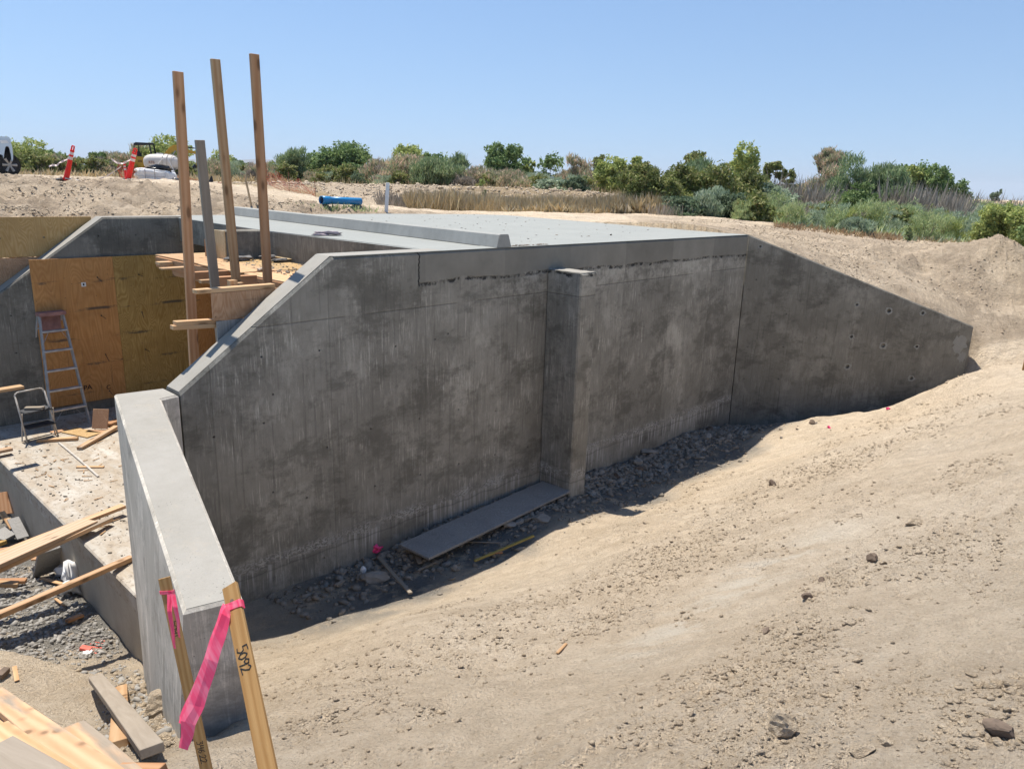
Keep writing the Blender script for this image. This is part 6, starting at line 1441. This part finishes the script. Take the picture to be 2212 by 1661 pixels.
# excavator
YE = 50
ex = empty('mini_excavator', G3(330, YE), label='yellow mini excavator with black canopy, boom reaching right', cat='excavator'); bpy.context.view_layer.update()
e6 = lambda x, y: ((200+x/6.144)/1.1302, (300+y/6.144)/1.1302)
pe = lambda pts, dY, th, mat, name, bev=0: prismY([e6(*p_) for p_ in pts], YE+dY, th, mat, ex, name, bev, -.5)
pe([(760, 520), (800, 497), (960, 520), (990, 560), (985, 600), (900, 720), (760, 730)], -.7, 1.35, M_YEL, 'body', .05)
pe([(905, 600), (985, 560), (1120, 600), (1150, 700), (900, 710)], -.6, 1.2, M_DARKM, 'cab_floor', .02)
pe([(800, 425), (870, 425), (905, 500), (830, 505)], -.3, .5, M_DARKM, 'seat', .03)
pe([(770, 315), (800, 292), (1070, 305), (1090, 325), (1000, 330), (780, 335)], -.65, 1.25, M_DARKM, 'canopy_roof', .02)
for x0, x1 in ((772, 785), (838, 850)): pe([(x0, 320), (x1, 320), (x1+12, 510), (x0+12, 510)], -.62, .06, M_DARKM, 'canopy_post')
for x0 in (1000, 1065): pe([(x0, 320), (x0+22, 320), (x0+60, 520), (x0+38, 520)], -.62 if x0 == 1000 else .5, .06, M_DARKM, 'canopy_post')
pe([(1210, 500), (1310, 370), (1370, 335), (1440, 338), (1470, 400), (1420, 420), (1350, 440), (1300, 490), (1280, 540), (1215, 560)], -.15, .28, M_YEL, 'boom', .02)
pe([(1430, 345), (1480, 380), (1740, 440), (1750, 480), (1560, 445), (1440, 425)], -.12, .24, M_YEL, 'boom', .02)
pe([(1700, 440), (1760, 440), (1785, 600), (1760, 790), (1715, 790), (1720, 600)], -.1, .2, M_YEL, 'stick', .02)
pe([(1560, 355), (1650, 368), (1740, 388), (1740, 396), (1650, 385), (1560, 382)], -.05, .08, M_DARKM, 'boom_cylinder')
pe([(1395, 415), (1410, 425), (1350, 520), (1335, 510)], -.2, .07, M_STEEL, 'boom_cylinder')
pe([(1640, 690), (1690, 620), (1720, 640), (1730, 780), (1640, 800), (1600, 760)], -.3, .6, M_DARKM, 'bucket', .02)
for d in (-.75, .45): pe([(790, 730), (1140, 730), (1180, 790), (1150, 850), (780, 850), (750, 790)], d, .32, M_DARKM, 'track', .04)
text('305', atY(*e6(838, 592), YE-.76), (1, 0, 0), (0, 0, 1), .18, M_DARKM, ex)

# poly tank on its trailer
YT = 38; TC = atY(*e6(1195, 600), YT); tk2 = empty('water_tank', G3(350, YT), label='dusty white oval poly tank with straps behind the bulk bag', cat='tank'); bpy.context.view_layer.update()
hx_, hz_ = 235/6.944*YT/F_PX, 118/6.944*YT/F_PX
bm = bmesh.new(); bmesh.ops.create_uvsphere(bm, u_segments=32, v_segments=20, radius=1)
for v in bm.verts:
    sgx = lambda a, p_: math.copysign(abs(a)**p_, a)
    v.co = Vector((sgx(v.co.x, .62)*hx_, sgx(v.co.y, .7)*.55, sgx(v.co.z, .72)*hz_))
TL = tk2.matrix_world.inverted() @ Vector(TC)
obj('tank_shell', bm_me(bm), M_TANK, tk2, Matrix.Translation(TL), smooth=True)
for k in (.35, .6, .85):
    bm = bmesh.new(); pts = [V(hx_*k, .555*math.cos(a), (hz_+.008)*math.sin(a)) for a in np.linspace(-.3, 3.4, 20)]; pts = [V(p_.x, math.copysign(abs(p_.y/.555)**.7, p_.y)*-.56*(1-k**3*.3), math.copysign(abs(p_.z/(hz_+.008))**.72, p_.z)*(hz_+.01)*(1-k**4*.25)) for p_ in pts]; bm_path(bm, pts, .012, 5); obj('strap', bm_me(bm), M_STEEL, tk2, Matrix.Translation(TL))
bm = bmesh.new(); bm_cyl(bm, (-.05, 0, hz_-.03), (-.05, 0, hz_+.05), .16, .14, 20); obj('lid', bm_me(bm), M_TANK, tk2, Matrix.Translation(TL))
text('RTS', atY(*e6(1000, 612), YT-.57), (1, 0, 0), (0, 0, 1), .17, M_RUST, tk2)
bm = bmesh.new(); bm_box(bm, -hx_, hx_+.25, -.5, .5, -hz_-.12, -hz_-.02); obj('trailer_bed', bm_me(bm), M_DARKM, tk2, Matrix.Translation(TL))
for sx in (-.5, .5):
    bm = bmesh.new(); bm_cyl(bm, (sx, -.62, -hz_-.2), (sx, -.45, -hz_-.2), .20, .20, 18); obj('wheel', bm_me(bm), M_TYRE, tk2, Matrix.Translation(TL))
def pipe_px(name, pts, Yd, r_, mat, parent):
    inv = parent.matrix_world.inverted(); bm = bmesh.new(); bm_path(bm, [inv @ Vector(atY(*p_, Yd)) for p_ in pts], r_, 6); return obj(name, bm_me(bm), mat, parent)
pipe_px('fill_pipe', [e6(1140, 618), e6(1210, 535)], YT-.6, .016, M_WHITEP, tk2); pipe_px('fill_pipe', [e6(1285, 535), e6(1365, 690), e6(1420, 800), e6(1425, 860)], YT-.6, .016, M_WHITEP, tk2)

# bulk bag with straps
YB = 25.5; bb = empty('bulk_bag', G3(344, YB), label='white woven bulk bag with dark straps standing on the bank', cat='bag'); bpy.context.view_layer.update()
bw = 395/6.944*YB/F_PX; bh = 195/6.944*YB/F_PX; Z0 = bb.location.z
zb0 = atY(*e6(1150, 900), YB)[2]-Z0
bm = bmesh.new(); bm_box(bm, -bw/2, bw/2, -.4, .4, 0, bh); bmesh.ops.bevel(bm, geom=list(bm.edges), offset=.05, segments=2, affect='EDGES'); bmesh.ops.subdivide_edges(bm, edges=bm.edges, cuts=3, use_grid_fill=True)
for v in bm.verts:
    k = float(fbm(np.array([v.co.x*4]), np.array([v.co.z*6+v.co.y*3]), 3, 4)[0]); v.co.y += k*.09*(1 if v.co.y > 0 else -1); v.co.x *= 1+.05*math.sin(v.co.z/bh*3.1)+k*.03; v.co.z += .04*k - (.05*(v.co.x/bw+.5) if v.co.z > bh*.8 else 0)
obj('bag_body', bm_me(bm), M_WHITEP, bb, Matrix.Translation((0, 0, zb0)), smooth=True)
for x_ in (-.22, .13): 
    bm = bmesh.new(); bm_box(bm, x_*bw/.5*.5-.008, x_*bw/.5*.5+.008, -.445, -.43, 0, bh*.95); obj('strap', bm_me(bm), M_STEEL, bb, Matrix.Translation((0, 0, zb0)))
bm = bmesh.new(); bm_box(bm, -bw/2, bw/2, -.445, -.435, bh*.42, bh*.45); obj('strap', bm_me(bm), M_STEEL, bb, Matrix.Translation((0, 0, zb0)))
P = atY(*e6(1165, 690), YB); lump('trash_bag', P, (.40, .26, .13), M_BLACKP, 'glossy black plastic bag lying on top of the bulk bag', 'bag', 61, 3, .45)
P = atY(*e6(1405, 885), YB-1.2); lump('trash_bag', P, (.135, .12, .085), M_BLACKP, 'small black plastic bag on the dirt right of the bulk bag', 'bag', 62, 3, .4)
for x_, lab in ((875, 'dusty white block pile left of the bulk bag, upper block'), ):
    P = atY(*e6(x_, 715), 27.5); lump('block', P, (.19, .2, .09), M_TANK, lab, 'block', 63, 2, .12)
P = atY(*e6(875, 790), 27.5); lump('block', P, (.22, .2, .14), M_TANK, 'dusty pinkish block pile left of the bulk bag, lower block', 'block', 64, 2, .12)
P = atY(*e6(1935, 880), 26.5); boxrock('grey_crate', P, (.12, .15, .30), M_DARKM, 9, (0, 0, .2), 'dark box standing in the crumpled orange mesh', 'box')

# pickup truck cut by the left edge
YK = 27.8; tkk = empty('pickup_truck', G3(-60, YK), label='silver pickup truck cut by the left edge, only its end and one wheel in view', cat='pickup truck'); bpy.context.view_layer.update()
t1 = lambda x, y: ((x/10.05)/1.1302, (310+y/10.05)/1.1302)
K = lambda pts, dY, th, mat, name, bev=0: prismY([t1(*p_) for p_ in pts], YK+dY, th, mat, tkk, name, bev, -.72)
K([(-2600, 260), (-700, 235), (215, 240), (245, 290), (300, 480), (330, 720), (320, 840), (290, 860), (255, 560), (225, 480), (175, 462), (125, 475), (105, 560), (100, 760), (50, 900), (-40, 920), (-1500, 930), (-2600, 900)], -.95, .22, M_TRUCK, 'body_side', .02)
K([(-2600, 270), (-700, 245), (210, 250), (290, 480), (320, 720), (310, 800), (-2600, 800)], -.72, 1.5, M_TRUCK, 'body', .03)
K([(100, 470), (240, 470), (280, 860), (90, 920)], -.74, .1, M_BLACKP, 'wheel_well')
K([(-2200, 260), (-2100, -120), (-1150, -130), (-800, 240)], -.7, 1.4, M_TRUCK, 'cab', .06)
K([(-2050, 220), (-1990, -70), (-1250, -80), (-1010, 215)], -.715, .02, M_BLACKP, 'side_window')
K([(0, 325), (150, 320), (230, 395), (20, 405)], -.965, .03, M_WHITEP, 'pale_side_patch', .005)  # plain white patch set just proud of the body side
K([(300, 720), (370, 710), (390, 770), (370, 830), (310, 870)], -.8, 1.5, M_BLACKP, 'bumper', .02)
def wheel(c, R_, w_, rz):
    c = Vector(c); M = tkk.matrix_world.inverted() @ (Matrix.Translation(c) @ Matrix.Rotation(rz, 4, 'Z'))
    bm = bmesh.new(); bm_cyl(bm, (0, -w_/2, 0), (0, w_/2, 0), R_, R_, 36); bmesh.ops.bevel(bm, geom=[e_ for e_ in bm.edges if abs(e_.verts[0].co.y-e_.verts[1].co.y) < 1e-4], offset=.035, segments=2, affect='EDGES'); o1 = obj('wheel', bm_me(bm), M_TYRE, tkk, M)
    bm = bmesh.new(); bm_cyl(bm, (0, -w_/2-.008, 0), (0, -w_/2+.03, 0), R_*.62, R_*.62, 28); o2 = obj('rim', bm_me(bm), M_DARKM, o1)
    bm = bmesh.new()
    for i in range(6):
        a = i*1.0472; bm_cyl(bm, (math.cos(a)*.04, -w_/2-.004, math.sin(a)*.04), (math.cos(a)*R_*.6, -w_/2-.004, math.sin(a)*R_*.6), .03, .05, 6)
    bm_cyl(bm, (0, -w_/2-.02, 0), (0, -w_/2, 0), .07, .07, 14); obj('spokes', bm_me(bm), M_STEEL, o1)
gzk = atY(*t1(180, 1210), YK-.8)
wheel(atY(*t1(170, 935), YK-.72), .40, .30, R(62)); wheel(atY(*t1(-1850, 935), YK-.8), .40, .27, 0)
# utility box among the bushes
P = G3(1186, 52); u2 = empty('utility_box', P, label='small white utility box on a post among the distant bushes', cat='utility box'); bpy.context.view_layer.update(); zz = atY(1186, 386, 52)[2]-P[2]
bm = bmesh.new(); bm_box(bm, -.28, .28, -.2, .2, zz-.08, zz+.14); obj('box_body', bm_me(bm), M_WHITEP, u2); bm = bmesh.new(); bm_box(bm, -.06, .06, -.06, .06, -.2, zz-.08); obj('post', bm_me(bm), M_BARK, u2)
# leaning dead branch
bm = bmesh.new(); a = Vector(atY(1682, 398, 39)); b = Vector(atY(1706, 376, 39)); bm_cyl(bm, a-(b-a)*1.5, b, .05, .02, 6); tag(obj('dead_branch', bm_me(bm), M_BARK), 'bare dead branch leaning right above the grey reeds', 'branch')

# ------------------------------------------------------------------ far hills
hp = [(60, 350), (115, 341), (150, 338), (200, 345), (260, 352), (330, 349), (420, 344), (500, 347), (560, 344), (620, 347), (680, 354), (740, 362), (800, 372)]
Vv = []; 
for x_, y_ in hp:
    P = atY(x_, y_, 9000.); hgt_ = P[2]; Vv += [(P[0], 8200, 0), (P[0]*1.0, 9000, hgt_*1.0), (P[0]*1.05, 10400, hgt_*.6), (P[0]*1.1, 12000, 0)]
n = len(hp); Ff = [(i*4+j, (i+1)*4+j, (i+1)*4+j+1, i*4+j+1) for i in range(n-1) for j in range(3)]
tag(obj('hills', np_me(Vv, Ff), plain('hill_scrub', (.17, .165, .13), 1, 0, .3, .05)), kind='structure')

# ------------------------------------------------------------------ the dusty air between here and the hills
hm = bpy.data.materials.new('haze'); hm.use_nodes = True; ht = hm.node_tree; ht.nodes.clear(); ho = ht.nodes.new('ShaderNodeOutputMaterial'); hv = ht.nodes.new('ShaderNodeVolumePrincipled')
hv.inputs['Color'].default_value = (.84, .90, 1, 1); hv.inputs['Density'].default_value = .00012; ht.links.new(hv.outputs[0], ho.inputs[1])
tag(obj('haze', box_me(-13000, 13000, -60, 12600, -6.6, 240), hm), kind='stuff')
